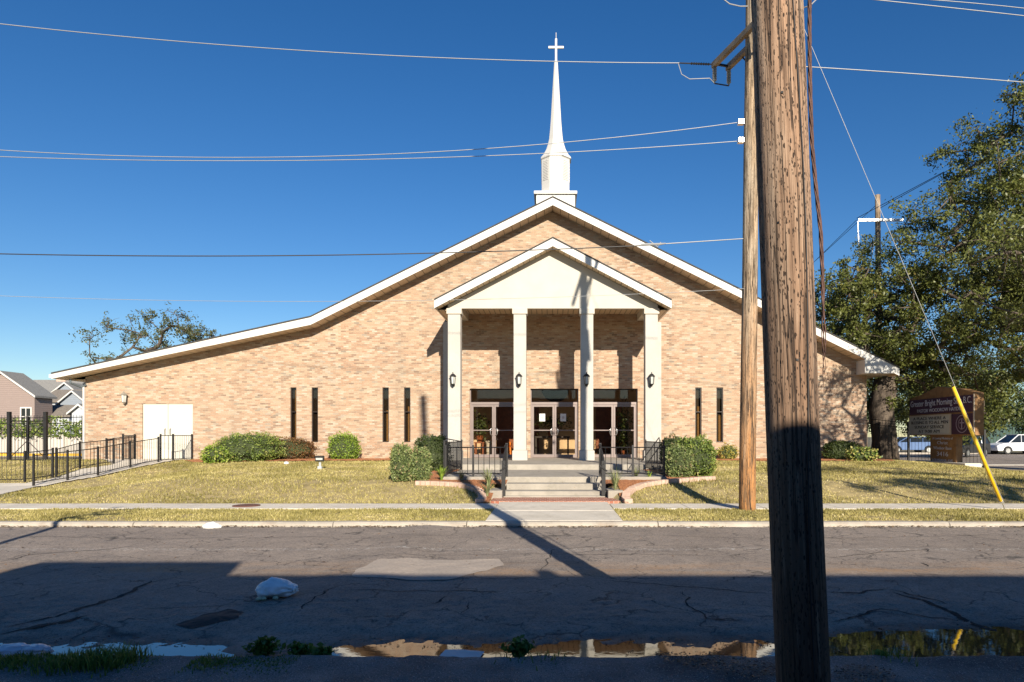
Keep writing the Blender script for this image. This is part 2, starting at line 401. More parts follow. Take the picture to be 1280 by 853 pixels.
def text(name, s, size, M, mat, parent, bold=0, depth=.004, align='CENTER', width=None):
    cu=bpy.data.curves.new(name,'FONT'); cu.body=s; cu.size=size; cu.align_x=align; cu.align_y='CENTER'; cu.extrude=depth; cu.offset=bold
    t=bpy.data.objects.new(name,cu); col.objects.link(t)
    me=bpy.data.meshes.new_from_object(t.evaluated_get(bpy.context.evaluated_depsgraph_get()))
    bpy.data.objects.remove(t); me.materials.clear(); me.materials.append(mat); me.name=name
    if width:
        xs=[v.co.x for v in me.vertices]; w=max(xs)-min(xs)
        for v in me.vertices: v.co.x*=width/w
    o=bpy.data.objects.new(name,me); col.objects.link(o); o.parent=parent
    off=Vector((0,0,0)); q=parent
    while q is not None: off+=Vector(q.location); q=q.parent
    o.matrix_local=Matrix.Translation(-off)@M
    return o
def np_mesh(name, V, Fq, mat, tint=None, k=4, parent=None):
    me=bpy.data.meshes.new(name); nv=len(V); nf=len(Fq)
    me.vertices.add(nv); me.vertices.foreach_set('co', np.asarray(V,dtype=np.float32).ravel())
    me.loops.add(nf*k); me.loops.foreach_set('vertex_index', np.asarray(Fq,dtype=np.int32).ravel())
    me.polygons.add(nf); me.polygons.foreach_set('loop_start', np.arange(0,nf*k,k,dtype=np.int32))
    me.update(calc_edges=True)
    if tint is not None:
        a=me.attributes.new('tint','FLOAT','FACE'); a.data.foreach_set('value', np.asarray(tint,dtype=np.float32))
    for m in (mat if isinstance(mat,(list,tuple)) else [mat]): me.materials.append(m)
    o=bpy.data.objects.new(name,me); col.objects.link(o)
    if parent is not None:
        o.parent=parent; o.location=-Vector(parent.location)
    return o
def leaves(C, size, aspect=.5, up=0.0, nrm=None):
    n=len(C); C=np.asarray(C)
    d=rng.normal(size=(n,3)); 
    if nrm is not None: d=d*.8+nrm*.2
    d[:,2]+=up; d/=np.linalg.norm(d,axis=1)[:,None]
    e=rng.normal(size=(n,3)); e-=d*(e*d).sum(1)[:,None]; e/=np.linalg.norm(e,axis=1)[:,None]
    s=(size*rng.uniform(.6,1.3,n))[:,None]
    V=np.stack([C-d*s*.5, C+e*s*aspect*.5, C+d*s*.5, C-e*s*aspect*.5],1).reshape(-1,3)
    return V, np.arange(n*4).reshape(n,4)

# ------------------------------------------------------------------ ground heights
def gz(X,Y):
    X=np.asarray(X,dtype=float); Y=np.asarray(Y,dtype=float)
    q=np.clip((Y-14.6)/2.6,0,1); q=q*q*(3-2*q)
    t=np.clip((Y-14.6)/10.5,0,1)
    z=.15+.27*q+.27*t
    left=np.clip((-9.5-X)/3.5,0,1); left=left*left*(3-2*left); z=z*(1-left)+left*(.14+.092*np.clip(Y-19.4,0,5.7))
    rt=np.clip((X-12.3)/6.5,0,1); rt=rt*rt*(3-2*rt)
    z=z*(1-rt)+rt*(.15-.08*t)
    return z
def gz1(x,y): return float(gz(x,y))
def gD(px,py):
    D=20.
    for _ in range(40):
        D=.5*D+.5*(H-gz1(XX(px,D),D))*F/(py-CY)
    return D
def nz(x,y,s=1,seed=0): return noise.noise(Vector((x*s,y*s,seed)))
def road_z(x,y):
    # crown, dip along the near gutter
    far=5.28+.10*nz(x,0,.9,3)+.06*nz(x,y,3,4)
    if x>1.9: far+= .75*min(1,(x-1.9)/.9)*max(.15,1-max(0,x-3.6)/1.4)
    base=.02+.035*min(1,max(0,(y-5.3)/2.5))
    d=far-y
    dip=-.035*min(1,max(-1,d/.28)) if d>-.28 else .035
    gap=0
    if -2.55<x<-1.6: gap=.03*(1-abs((x+2.07)/.5)**2) if abs(x+2.07)<.5 else 0
    if 4.6<y<6.6: base+=(.016*nz(x,y,9,15)+.010*nz(x,y,22,16))*(1 if y>5.1 else .4)/.3*.6
    return base*.3+ dip*.6 + .010*nz(x,y,2.3,5)+.006*nz(x,y,7,6)+gap + (.03 if y>5.8 else .03*max(0,(y-5.4)/.4)) - .004
def axis(parts):
    out=[]
    for a,b,st in parts: out+=list(np.arange(a,b,st))
    out.append(parts[-1][1]); return np.array(out)
def sheet(name, xs, ys, fz, mat, attr=None, smooth=True):
    V=[(x,y,fz(x,y)) for y in ys for x in xs]; nx=len(xs)
    Fq=[(j*nx+i,j*nx+i+1,(j+1)*nx+i+1,(j+1)*nx+i) for j in range(len(ys)-1) for i in range(nx-1)]
    me=bpy.data.meshes.new(name); me.from_pydata(V,[],Fq); me.materials.append(mat)
    if smooth: me.polygons.foreach_set('use_smooth',[True]*len(Fq))
    if attr:
        a=me.attributes.new('wet','FLOAT','POINT'); a.data.foreach_set('value',[attr(*v) for v in V])
    o=bpy.data.objects.new(name,me); col.objects.link(o); return struct(o)
def inpoly(x,y,poly):
    x=np.asarray(x); y=np.asarray(y); c=np.zeros(x.shape,bool); j=len(poly)-1
    for i in range(len(poly)):
        xi,yi=poly[i]; xj,yj=poly[j]
        c ^= ((yi>y)!=(yj>y)) & (x<(xj-xi)*(y-yi)/((yj-yi) or 1e-9)+xi); j=i
    return c
def cell_sheet(name, poly, step, dz, mat, bumpy=.0):
    xs=[p[0] for p in poly]; ys=[p[1] for p in poly]
    X=np.arange(min(xs),max(xs),step); Y=np.arange(min(ys),max(ys),step)
    V=[];Fc=[];ids={}
    def vid(i,j):
        if (i,j) not in ids:
            x=X[0]+i*step; y=Y[0]+j*step; ids[(i,j)]=len(V); V.append((x,y,gz1(x,y)+dz+bumpy*nz(x,y,9,1)))
        return ids[(i,j)]
    for i in range(len(X)):
        for j in range(len(Y)):
            if inpoly(X[i]+step/2,Y[j]+step/2,poly): Fc.append((vid(i,j),vid(i+1,j),vid(i+1,j+1),vid(i,j+1)))
    me=bpy.data.meshes.new(name); me.from_pydata(V,[],Fc); me.materials.append(mat)
    o=bpy.data.objects.new(name,me); col.objects.link(o); return struct(o)

# ------------------------------------------------------------------ ground
g=MB(); g.quad((-700,-300,-.14),(700,-300,-.14),(700,900,-.14),(-700,900,-.14)); struct(g.build('ground',EARTH))
xs=axis([(-60,-7,.6),(-7,7,.045),(7,60,.6)]); ys=axis([(4.4,6.4,.035),(6.4,11.5,.12)])
ys[-1]=11.52
def wet(x,y,z): return max(0,min(1,(.022-z)/.025+.35*nz(x,y,4,9))) if y<6.6 else 0
sheet('road', xs, ys, road_z, ASPH, wet)
def sh_z(x,y):
    e=4.90+.05*nz(x,0,1.3,11)+.03*nz(x,0,6,12)
    t=min(1,max(0,(e-y)/.09))
    return -.10+.15*t*t*(3-2*t)+.012*nz(x,y,3,13)*t+.005*nz(x,y,14,14)*t
sheet('road_shoulder', axis([(-60,-7,.6),(-7,7,.04),(7,60,.6)]), axis([(-2.2,2.6,.3),(2.6,5.05,.03)]), sh_z, GRAVEL)
w=MB(); w.quad((-9,4.5,.0),(9,4.5,.0),(9,6.9,.0),(-9,6.9,.0)); struct(w.build('puddle',WATER))
# resurfaced patch and cracks
def blob(name, pts, z, mat, fz=None, n=5):
    V=[];m=len(pts)
    P2=[]
    for i in range(m):
        a=Vector(pts[i]);b=Vector(pts[(i+1)%m])
        for k in range(n):
            p=a.lerp(b,k/n); P2.append((p.x+.05*nz(p.x,p.y,4,21),p.y+.05*nz(p.x,p.y,4,22)))
    cx=sum(p[0] for p in P2)/len(P2); cy=sum(p[1] for p in P2)/len(P2)
    V=[]; Fc=[]; K=6; n2=len(P2)
    for r in range(1,K+1):
        for p in P2:
            x=cx+(p[0]-cx)*r/K; y=cy+(p[1]-cy)*r/K; V.append((x,y,(fz(x,y) if fz else 0)+z))
    V.append((cx,cy,(fz(cx,cy) if fz else 0)+z)); c=len(V)-1
    for i in range(n2):
        j=(i+1)%n2; Fc.append((c,i,j))
        for r in range(K-1): Fc.append((r*n2+i,(r+1)*n2+i,(r+1)*n2+j,r*n2+j))
    me=bpy.data.meshes.new(name); me.from_pydata(V,[],Fc); me.materials.append(mat)
    o=bpy.data.objects.new(name,me); col.objects.link(o); return struct(o)
def RP(px,py): D=(H-.04)*F/(py-CY); return (XX(px,D),D)
blob('road_patch',[RP(*p) for p in ((445,719),(470,706),(520,702),(560,703),(625,702),(632,710),(600,718),(560,728),(440,728))],.006,PATCH,road_z)
cr=MB()
def crack(pts, w):
    pp=[RP(*p) for p in pts]; out=[]
    for a,b in zip(pp,pp[1:]):
        n=max(2,int((Vector(b)-Vector(a)).length/.05))
        for k in range(n):
            t=k/n; x=a[0]+(b[0]-a[0])*t; y=a[1]+(b[1]-a[1])*t
            out.append((x+.06*nz(x,y,5,31)+.02*nz(x,y,20,33),y+.06*nz(x,y,5,32)+.02*nz(x,y,20,34)))
    for i in range(len(out)-1):
        (x0,y0),(x1,y1)=out[i],out[i+1]; t=Vector((x1-x0,y1-y0)); 
        if t.length<1e-6: continue
        n_=Vector((-t.y,t.x)).normalized(); 
        w0=w*1.25*(.45+.6*abs(nz(x0,y0,8,35)))*min(1,i/4+.1,(len(out)-1-i)/4+.1); w1=w*1.25*(.45+.6*abs(nz(x1,y1,8,35)))*min(1,(i+1)/4+.1,(len(out)-2-i)/4+.1)
        cr.quad((x0-n_.x*w0,y0-n_.y*w0,road_z(x0,y0)+.004),(x1-n_.x*w1,y1-n_.y*w1,road_z(x1,y1)+.004),(x1+n_.x*w1,y1+n_.y*w1,road_z(x1,y1)+.004),(x0+n_.x*w0,y0+n_.y*w0,road_z(x0,y0)+.004))
crack([(190,728),(165,742),(120,758),(60,776),(0,785)],.035)
crack([(0,705),(40,696),(120,690),(180,684)],.012)
crack([(540,759),(565,746)],.02); crack([(580,770),(590,752)],.01)
crack([(370,772),(400,750),(420,738)],.010); crack([(0,790),(70,781),(120,770)],.05)
crack([(1108,740),(1130,742),(1150,748),(1190,760)],.016); crack([(1030,742),(1075,745),(1108,738)],.022)
crack([(1115,744),(1160,756),(1215,776),(1280,790)],.04); crack([(1150,706),(1165,712)],.035); crack([(1165,709),(1200,714)],.01)
crack([(852,742),(868,764),(885,775),(940,778)],.011); crack([(760,728),(860,737),(930,742),(968,744)],.012)
crack([(1040,700),(1090,694),(1160,690),(1165,694)],.012); crack([(680,716),(690,690),(760,684)],.008)
crack([(0,672),(200,676),(420,673)],.008); crack([(430,744),(520,741),(640,743)],.010); crack([(170,765),(330,757)],.006)
crack([(1040,778),(1100,762),(1215,776)],.012); crack([(450,700),(640,695),(900,697)],.007); crack([(820,672),(1000,676),(1260,671)],.007)
struct(cr.build('road_cracks',m_plain('crack_dark',(.015,.014,.013),.95)))
blob('oil_stain',[RP(*p) for p in ((222,782),(250,772),(285,765),(308,768),(300,775),(270,780),(240,785))],.006,m_plain('stain',(.04,.028,.022),.8),road_z)
# kerb, verge, sidewalk, apron
k=MB(); x=-60.
kg=[-60]
while kg[-1]<60: kg.append(kg[-1]+random.uniform(2.2,3.4))
for a,b in zip(kg,kg[1:]):
    dz=random.uniform(-.006,.006)
    nn=max(2,int((b-a)/.3)) if abs(a)<14 else 1
    for i in range(nn):
        u0=a+.008+(b-a-.016)*i/nn; u1=a+.008+(b-a-.016)*(i+1)/nn
        k.prism([(11.50,-.1),(11.50,.02),(11.515,.115+dz),(11.55,.14+dz),(11.66,.145+dz),(11.66,-.1)][::-1],u0,u1,'X')
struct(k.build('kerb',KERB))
s=MB(); s.box(-60,60,11.44,11.515,-.1,.052); struct(s.build('gutter_strip',m_concrete('gutter_dirt',(.30,.25,.19),(.45,.39,.31),3,(.12,.08,.05),.7)))
s=MB(); x=-60.
while x<60:
    a=x; b=x+1.52
    if a<-1.15<b: b=-1.15
    if b<=-1.149 or a>=1.2: s.box(a+.006,b-.006,13.55,14.55,-.1,.16+random.uniform(-.003,.003))
    x=b if not (b==-1.15) else 1.22
struct(s.build('sidewalk',CONC,bevel=.008))
s=MB(); s.box(-1.14,1.21,11.68,13.2,-.1,.155); s.box(-1.14,1.21,13.215,14.92,-.1,.158); struct(s.build('entrance_walk',CONC,bevel=.008))
def m_bpav():
    m, nt, b = newmat('brick_paving'); v=coords(nt)
    br=N(nt,'ShaderNodeTexBrick'); L(nt,v,br.inputs['Vector']); br.inputs['Scale'].default_value=1; br.inputs['Brick Width'].default_value=.1; br.inputs['Row Height'].default_value=.2
    br.inputs['Color1'].default_value=(.30,.10,.06,1); br.inputs['Color2'].default_value=(.42,.19,.12,1); br.inputs['Mortar'].default_value=(.45,.33,.26,1); br.inputs['Mortar Size'].default_value=.008
    L(nt,br.outputs['Color'],b.inputs['Base Color']); b.inputs['Roughness'].default_value=.9; return m
s=MB(); s.box(-1.35,1.5,14.935,15.855,-.1,.172); struct(s.build('brick_walk',m_bpav()))
lawn_poly_hard=[ [(-1.4,14.5),(1.55,14.5),(1.55,17.2),(-1.4,17.2)], [(-2.8,17),(2.9,17),(2.9,20.5),(-2.8,20.5)], [(-4.4,20.4),(4.5,20.4),(4.5,27),(-4.4,27)] ]
def gp(px,py): D=max(14.6,gD(px,py)); return (XX(px,D),D)
edgeL=[gp(*p) for p in ((520,606),(545,606.5),(570,608),(585,610.5),(596,614.5),(602,620),(603,626))]+[(XX(599,14.62),14.62)]
edgeR=[gp(*p) for p in ((892,600),(850,603),(820,605.5),(802,609),(790,614),(783,620),(782,626))]+[(XX(786,14.62),14.62)]
bedL=edgeL+[(-1.36,14.6),(-1.36,15.62),(-1.46,15.62),(-1.46,16.45),(-1.08,16.45),(-1.08,17.1),(-2.7,17.1),(-2.7,20.4),(-4.4,20.4)]
bedR=edgeR+[(1.51,14.6),(1.51,15.62),(1.60,15.62),(1.60,16.45),(1.22,16.45),(1.22,17.1),(2.75,17.1),(2.75,20.4),(4.6,20.4)]
def fr(a,b): return a
wallbedL=[(-13.6,25.3),(-13,24.7),(-9,24.5),(-4.3,24.9),(-4.3,26.7),(-13.6,26.7)]
wallbedR=[(4.3,24.9),(8,24.6),(12.4,24.6),(12.9,26.7),(4.3,26.7)]
def gp0(px,py): D=gD(px,py); return (XX(px,D),D)
ramp_poly=[gp0(*p) for p in ((-160,660),(0,620),(44,610),(84,603),(122,597),(163,587),(199,580))]+[(-13.95,25.2),(-13.95,26.6),(-17.6,26.6)]+[gp0(*p) for p in ((142,582),(100,588),(70,599),(31,605.5),(-160,605.5))]
lx=axis([(-60,-19,1.5),(-19,19,.25),(19,60,1.5)])
sheet('lawn', lx, axis([(14.56,30.4,.22)]), lambda x,y: gz1(x,y)+.012*nz(x,y,.7,41)-(.25 if -1.3<x<1.45 and y<17.3 else 0), DIRT)
sheet('verge', lx, axis([(11.66,13.55,.21)]), lambda x,y:.14+.012*math.sin((y-11.66)/1.89*math.pi), DIRT)
cell_sheet('mulch_bed',bedL,.06,.03,MULCH,.02); cell_sheet('mulch_bed',bedR,.06,.03,MULCH,.02)
cell_sheet('mulch_bed',wallbedL,.1,.03,MULCH,.03); cell_sheet('mulch_bed',wallbedR,.1,.03,MULCH,.03)
cell_sheet('ramp_path',ramp_poly,.1,.035,CONC)
def edging(name, pts):
    mb=MB()
    dense=[]
    for a,b in zip(pts,pts[1:]):
        n=max(1,round((Vector(b)-Vector(a)).length/.12))
        for i in range(n): dense.append(((a[0]+(b[0]-a[0])*(i+.5)/n,a[1]+(b[1]-a[1])*(i+.5)/n),Vector((b[0]-a[0],b[1]-a[1],0)).normalized(),(Vector(b)-Vector(a)).length/n))
    for (x,y),t,l in dense:
        mb.obox((x,y,gz1(x,y)+.04),t,l*.47,.09,.055)
    o=mb.build(name,EDGE,bevel=.01); return o
tag(edging('garden_edging',edgeL),'curved pink brick lawn edging left of the entrance steps','edging','curved brick edgings')
tag(edging('garden_edging',edgeR),'curved pink brick lawn edging right of the entrance steps','edging','curved brick edgings')
# side street and far yards
s=MB(); s.quad((12.8,30.3,.06),(90,30.3,.06),(90,58,.06),(12.8,58,.06)); struct(s.build('side_street',ASPH))
s=MB(); s.box(12.8,90,35.6,36.6,-.1,.075); struct(s.build('street_gutter',CONC))
s=MB(); s.box(12.8,90,58,58.3,-.1,.18); struct(s.build('far_kerb',KERB))
s=MB(); s.quad((10,58.3,.15),(120,58.3,.15),(120,140,.15),(10,140,.15)); struct(s.build('far_yard',EARTH))
s=MB(); s.quad((-90,30.3,.3),(-18.4,30.3,.3),(-18.4,44,.3),(-90,44,.3)); struct(s.build('parking_lot',CONC))
s=MB(); s.box(-90,-18.4,44,44.2,0,.46); struct(s.build('parking_kerb',m_plain('yellow_kerb_paint',(.62,.36,.03),.7)))

# ------------------------------------------------------------------ grass
def grass(name, n, x0,x1,y0,y1, zf, h, mat, excl=(), wid=.006, lean=.6, clump=True):
    X=rng.uniform(x0,x1,n); Y=rng.uniform(y0,y1,n)
    keep=np.ones(n,bool)
    for p in excl: keep&=~inpoly(X,Y,p)
    bare=np.array([nz(a,b,1.1,56)+.6*nz(a,b,4,57) for a,b in zip(X,Y)])+.35*np.exp(-np.abs(Y-y0)/.12)+.35*np.exp(-np.abs(Y-y1)/.12)
    keep&=~((bare>.42)&(rng.uniform(0,1,n)<.8))
    X=X[keep];Y=Y[keep]; n=len(X); Z=zf(X,Y)
    # patchy length and colour
    pat=np.array([nz(a,b,.8,51)+.5*nz(a,b,3,52) for a,b in zip(X,Y)])
    big=np.array([nz(a,b,.33,53)+.6*nz(a,b,1.4,54) for a,b in zip(X,Y)])
    hh=h*rng.uniform(.45,1.25,n)*np.clip(1+.6*pat-.5*np.clip(big,0,1),.25,2)
    a=rng.uniform(0,2*np.pi,n); le=rng.uniform(0,lean,n)*hh
    w=wid*rng.uniform(.7,1.4,n); b=rng.uniform(0,np.pi,n)
    base=np.stack([X,Y,Z-.004],1); side=np.stack([np.cos(b)*w,np.sin(b)*w,0*w],1)
    tip=base+np.stack([np.cos(a)*le,np.sin(a)*le,hh],1)
    V=np.stack([base-side,base+side,tip],1).reshape(-1,3)
    t=np.clip(.45-.45*pat+.35*big+rng.normal(0,.2,n),0,1)
    return np_mesh(name,V,np.arange(n*3).reshape(n,3),mat,t,3)
ex=lawn_poly_hard+[bedL,bedR,wallbedL,wallbedR,ramp_poly]
tag(grass('lawn_grass',230000,-21,19.5,14.56,26.4,lambda X,Y:gz(X,Y)+.015*0,.055,GRASSM,ex,.011,1.0),'dry yellow green mown lawn grass in front of the church','grass',kind='stuff')
tag(grass('verge_grass',70000,-11.5,11.5,11.66,13.56,lambda X,Y:.14+.012*np.sin((Y-11.66)/1.89*np.pi),.042,GRASSM,[[(-1.14,11),(1.21,11),(1.21,14),(-1.14,14)]],.009,1.0),'dry grass verge between kerb and sidewalk','grass',kind='stuff')
# leaf litter along kerb and gutters
def litter(name, C, size, lab):
    C=np.array(C); V,Fq=leaves(C,size,.55); V[:,2]=np.maximum(V[:,2]*.3+np.repeat(C[:,2],4)*.7, np.repeat(C[:,2],4)-.004)
    return tag(np_mesh(name,V,Fq,LITTER,rng.uniform(0,1,len(C))),lab,'leaves',kind='stuff')
C=[]
for i in range(5200):
    x=random.uniform(-10,10); y=11.50-abs(random.gauss(0,.06)); 
    if nz(x,0,.8,61)+random.uniform(-.3,.3)>0: C.append((x,y,road_z(x,min(y,11.5))+.012+random.uniform(0,.012)))
for i in range(1500):
    x=random.uniform(-10,10); y=random.uniform(8,11.4)
    if random.random()<.25: C.append((x,y,road_z(x,y)+.008))
litter('leaf_litter',C,.045,'brown leaf litter caught against the far kerb')
C=[]
for i in range(9000):
    x=random.uniform(-5,6); y=random.uniform(4.7,6.3); z=road_z(x,y)
    if (-.006<z<.014 and nz(x,y,1.7,62)>-.15) or (z<0 and nz(x,y,2.6,64)>.42 and y<6.0): C.append((x,y,max(z,0)+.004))
for i in range(900):
    a=random.uniform(0,6.28); r=random.random()**.5
    x=1.15+.42*r*math.cos(a)+.1*math.sin(a); y=4.62-.3*r*math.sin(a)*.9-.12*r*math.cos(a); C.append((x,y,sh_z(x,y)+.008+random.uniform(0,.02)))
for i in range(350):
    a=random.uniform(0,6.28); r=random.random()**.5; x=2.0+.2*r*math.cos(a); y=4.4+.16*r*math.sin(a); C.append((x,y,sh_z(x,y)+.008+random.uniform(0,.02)))
litter('wet_leaf_litter',C,.026,'dark wet leaves and twigs along the puddle and around the near pole')
C=[]
for i in range(2600):
    x=random.uniform(-13.5,13); 
    y=random.uniform(15,26)
    if random.random()<.25 : C.append((x,y,gz1(x,y)+.045))
litter('fallen_leaves',C,.05,'scattered fallen leaves on the church lawn')

# ------------------------------------------------------------------ church
YW=26.6; YF=25.9
church=empty('brick_church',(0,YW,.7),'long low tan brick church with white columned portico and steeple','church')
RO=[(-18.95,3.94),(-9.14,6.09),(0.03,10.62),(13.15,4.16)]
def roof_at(x):
    for (x0,z0),(x1,z1) in zip(RO,RO[1:]):
        if x<=x1: return z0+(z1-z0)*(x-x0)/(x1-x0)
    return RO[-1][1]
WX0,WX1=-18.18,12.26; WB=.35
doors=[(-3.21,-1.34),(-.84,1.03),(1.47,3.34)]
slits=[(XX(a,YW),XX(b,YW)) for a,b in ((363,370.5),(389.5,397.5),(478,486),(505,513),(869,877),(895.5,904),(985,993),(1011.5,1019.5))]
SZ0,SZ1=ZZ(553,YW),ZZ(484.5,YW); DZ0,DZ1=.74,3.44
ldoor=(XX(178,YW),XX(241,YW)); LZ0,LZ1=.66,ZZ(505,YW)
opens=[(a,b,DZ0,DZ1) for a,b in doors]+[(a,b,SZ0,SZ1) for a,b in slits]+[(*ldoor,LZ0,LZ1)]
cuts=sorted(set([WX0,WX1,-9.14,.03]+[o[0] for o in opens]+[o[1] for o in opens]))
mb=MB()
for a,b in zip(cuts,cuts[1:]):
    ta,tb=roof_at(a)-.22,roof_at(b)-.22
    op=[o for o in opens if o[0]<=a+1e-6 and o[1]>=b-1e-6]
    if op:
        _,_,z0,z1=op[0]
        mb.quad((a,YW,WB),(b,YW,WB),(b,YW,z0),(a,YW,z0)); mb.quad((a,YW,z1),(b,YW,z1),(b,YW,tb),(a,YW,ta))
    else: mb.quad((a,YW,WB),(b,YW,WB),(b,YW,tb),(a,YW,ta))
for a,b,z0,z1 in opens:   # reveals
    d=.26
    mb.quad((a,YW,z0),(a,YW,z1),(a,YW+d,z1),(a,YW+d,z0)); mb.quad((b,YW,z1),(b,YW,z0),(b,YW+d,z0),(b,YW+d,z1))
    mb.quad((a,YW,z1),(b,YW,z1),(b,YW+d,z1),(a,YW+d,z1)); mb.quad((b,YW,z0),(a,YW,z0),(a,YW+d,z0),(b,YW+d,z0))
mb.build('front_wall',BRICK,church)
mb=MB()
for X in (WX0,WX1):
    t=roof_at(X)-.22
    mb.quad((X,YW,WB),(X,YW+24,WB),(X,YW+24,t),(X,YW,t))
mb.quad((WX0,YW+24,WB),(WX1,YW+24,WB),(WX1,YW+24,3.8),(WX0,YW+24,3.8))
mb.build('side_wall',BRICK,church)
def off(pts,d,clip=None): return [(x,(z-d if clip is None else max(z-d,clip))) for x,z in pts]
def band(pts,d0,d1,y0,y1,clip=None):
    mb=MB(); 
    for (a,b) in zip(pts,pts[1:]):
        t=[a,b]; lo=off([b,a],d1,clip)
        up=off([a,b],d0)
        mb.prism([lo[1],lo[0],up[1],up[0]],y0,y1)
    return mb
rfm=band(RO,-.03,.10,YF-.03,YW+24.4); r2=band(RO,-.055,-.004,YF-.085,YF-.02); bq=len(rfm.v); rfm.v+=r2.v; rfm.f+=[tuple(i+bq for i in f) for f in r2.f]; rfm.mi+=r2.mi; rfm.build('roof',SHING,church)
fas=band(RO,.0,.285,YF-.06,YF-.032,3.76)
fas.prism([(11.85,3.97),(13.13,3.97),(13.13,4.12),(11.85,roof_at(11.85)-.284)],YF-.058,YF-.034)
fas.box(11.85,13.1,YF-.03,YF+.9,3.965,3.99); fas.box(11.85,11.88,YF-.03,YF+.69,3.99,roof_at(11.85)-.3)
fas.box(-18.97,-18.93,YF,YW+24,3.78,3.95); fas.box(13.11,13.15,YF,YW+24,3.97,4.14)
fas.build('fascia',WHITE,church)
so=band(RO,.11,.27,YF-.03,YW+.02,3.765); so.box(-18.93,-18.1,YW,YW+24,3.77,3.80); so.box(12.2,13.11,YW,YW+24,3.99,4.02)
so.build('soffit',SOFF,church)
dr=MB(); dr.tube([P(88,474,YF+.3),P(88,479,YF+.3),P(101,484,YW-.05),P(107.5,481.5,YW-.05)],.045,8)
dr.build('gutter_elbow',m_plain('grey_gutter',(.10,.12,.13),.4),church)
dr=MB(); dr.box(WX0-.07,WX0-.005,YW-.06,YW+.02,.6,ZZ(482,YW)); dr.build('downspout',WHITE,church)
gt=MB(); gt.box(-19.06,-18.97,YF-.04,YW+20,3.80,3.93); gt.build('gutter',WHITE,church)
# slit windows
for i,(a,b) in enumerate(slits):
    fm=MB(); y0,y1=YW+.05,YW+.13; t=.035
    fm.box(a,a+t,y0,y1,SZ0,SZ1); fm.box(b-t,b,y0,y1,SZ0,SZ1); fm.box(a+t,b-t,y0,y1,SZ0,SZ0+t); fm.box(a+t,b-t,y0,y1,SZ1-t,SZ1); fm.box(a+t,b-t,y0,y1,2.52,2.55)
    w=fm.build('slit_window',BRONZE,church)
    pm=MB(); pm.box(a+t,b-t,YW+.085,YW+.095,SZ0+t,SZ1-t); pm.build('pane',DGLASS,w)
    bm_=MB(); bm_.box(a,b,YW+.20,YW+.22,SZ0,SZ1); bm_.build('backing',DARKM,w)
    if i not in (1,7):
        bb=MB(); zt={0:3.4,2:2.6,3:2.75,4:2.75}.get(i,2.4); bb.box(a+.12,b-.02,YW+.17,YW+.18,SZ0,zt); bb.build('blind',m_plain('tan_blind',(.42,.27,.12),.8) if 'tan_blind' not in MATS else MATS['tan_blind'],w)
# side double door
a,b=ldoor; md=(a+b)/2; DW=m_plain('white_door',(.55,.52,.44),.5,var=.02)
for (p,q) in ((a+.01,md-.008),(md+.008,b-.01)):
    d=MB(); d.box(p,q,YW+.03,YW+.08,LZ0,LZ1-.01); o=d.build('side_door',DW,church,bevel=.006)
    h=MB(); xx=md-.10 if q<md else md+.10; h.tube([(xx,YW+.03,1.62),(xx,YW-.02,1.65),(xx,YW-.02,1.85),(xx,YW+.03,1.88)],.012,6); h.build('handle',IRON,o)
# entrances
for (a,b) in doors:
    fm=MB(); y0,y1=YW+.14,YW+.24; t=.06; TZ=2.92
    for X in (a,b-t): fm.box(X,X+t,y0,y1,DZ0,TZ)
    for X in (a,b-.035): fm.box(X,X+.035,y0,y1,TZ,DZ1)
    fm.box(a+t,b-t,y0-.006,y1,TZ-.1,TZ); 
    fr_=fm.build('entrance_frame',ALU,church)
    tr=MB(); tr.box(a+.035,b-.035,y0+.03,y0+.04,TZ,DZ1-.02); tr.build('transom_glass',GLASS,fr_)
    hd=MB(); hd.box(a+.035,b-.035,y0,y1,DZ1-.04,DZ1); hd.build('header',BRONZE,fr_)
    m_=(a+b)/2
    for sgn,(p,q) in ((-1,(a+t,m_-.004)),(1,(m_+.004,b-t))):
        d=MB(); st=.07; yy0,yy1=y0+.02,y0+.065
        d.box(p,p+st,yy0,yy1,DZ0+.01,TZ-.105); d.box(q-st,q,yy0,yy1,DZ0+.01,TZ-.105)
        d.box(p+st,q-st,yy0,yy1,DZ0+.01,DZ0+.13); d.box(p+st,q-st,yy0,yy1,TZ-.18,TZ-.105); d.box(p+st,q-st,yy0+.005,yy1-.005,1.80,1.835)
        lf=d.build('door_leaf',ALU,church)
        gg=MB(); gg.box(p+st,q-st,yy0+.018,yy0+.026,DZ0+.13,1.80); gg.box(p+st,q-st,yy0+.018,yy0+.026,1.835,TZ-.18); gg.build('door_glass',GLASS,lf)
        hx=m_+sgn*.045; hm=MB(); hm.tube([(hx,yy0,1.60),(hx+sgn*.07,yy0-.05,1.64),(hx+sgn*.09,yy0-.06,1.70),(hx+sgn*.09,yy0-.06,1.82),(hx+sgn*.07,yy0-.05,1.88),(hx,yy0,1.92)],.014,8)
        hm.build('pull_handle',STEEL,lf,smooth=True)
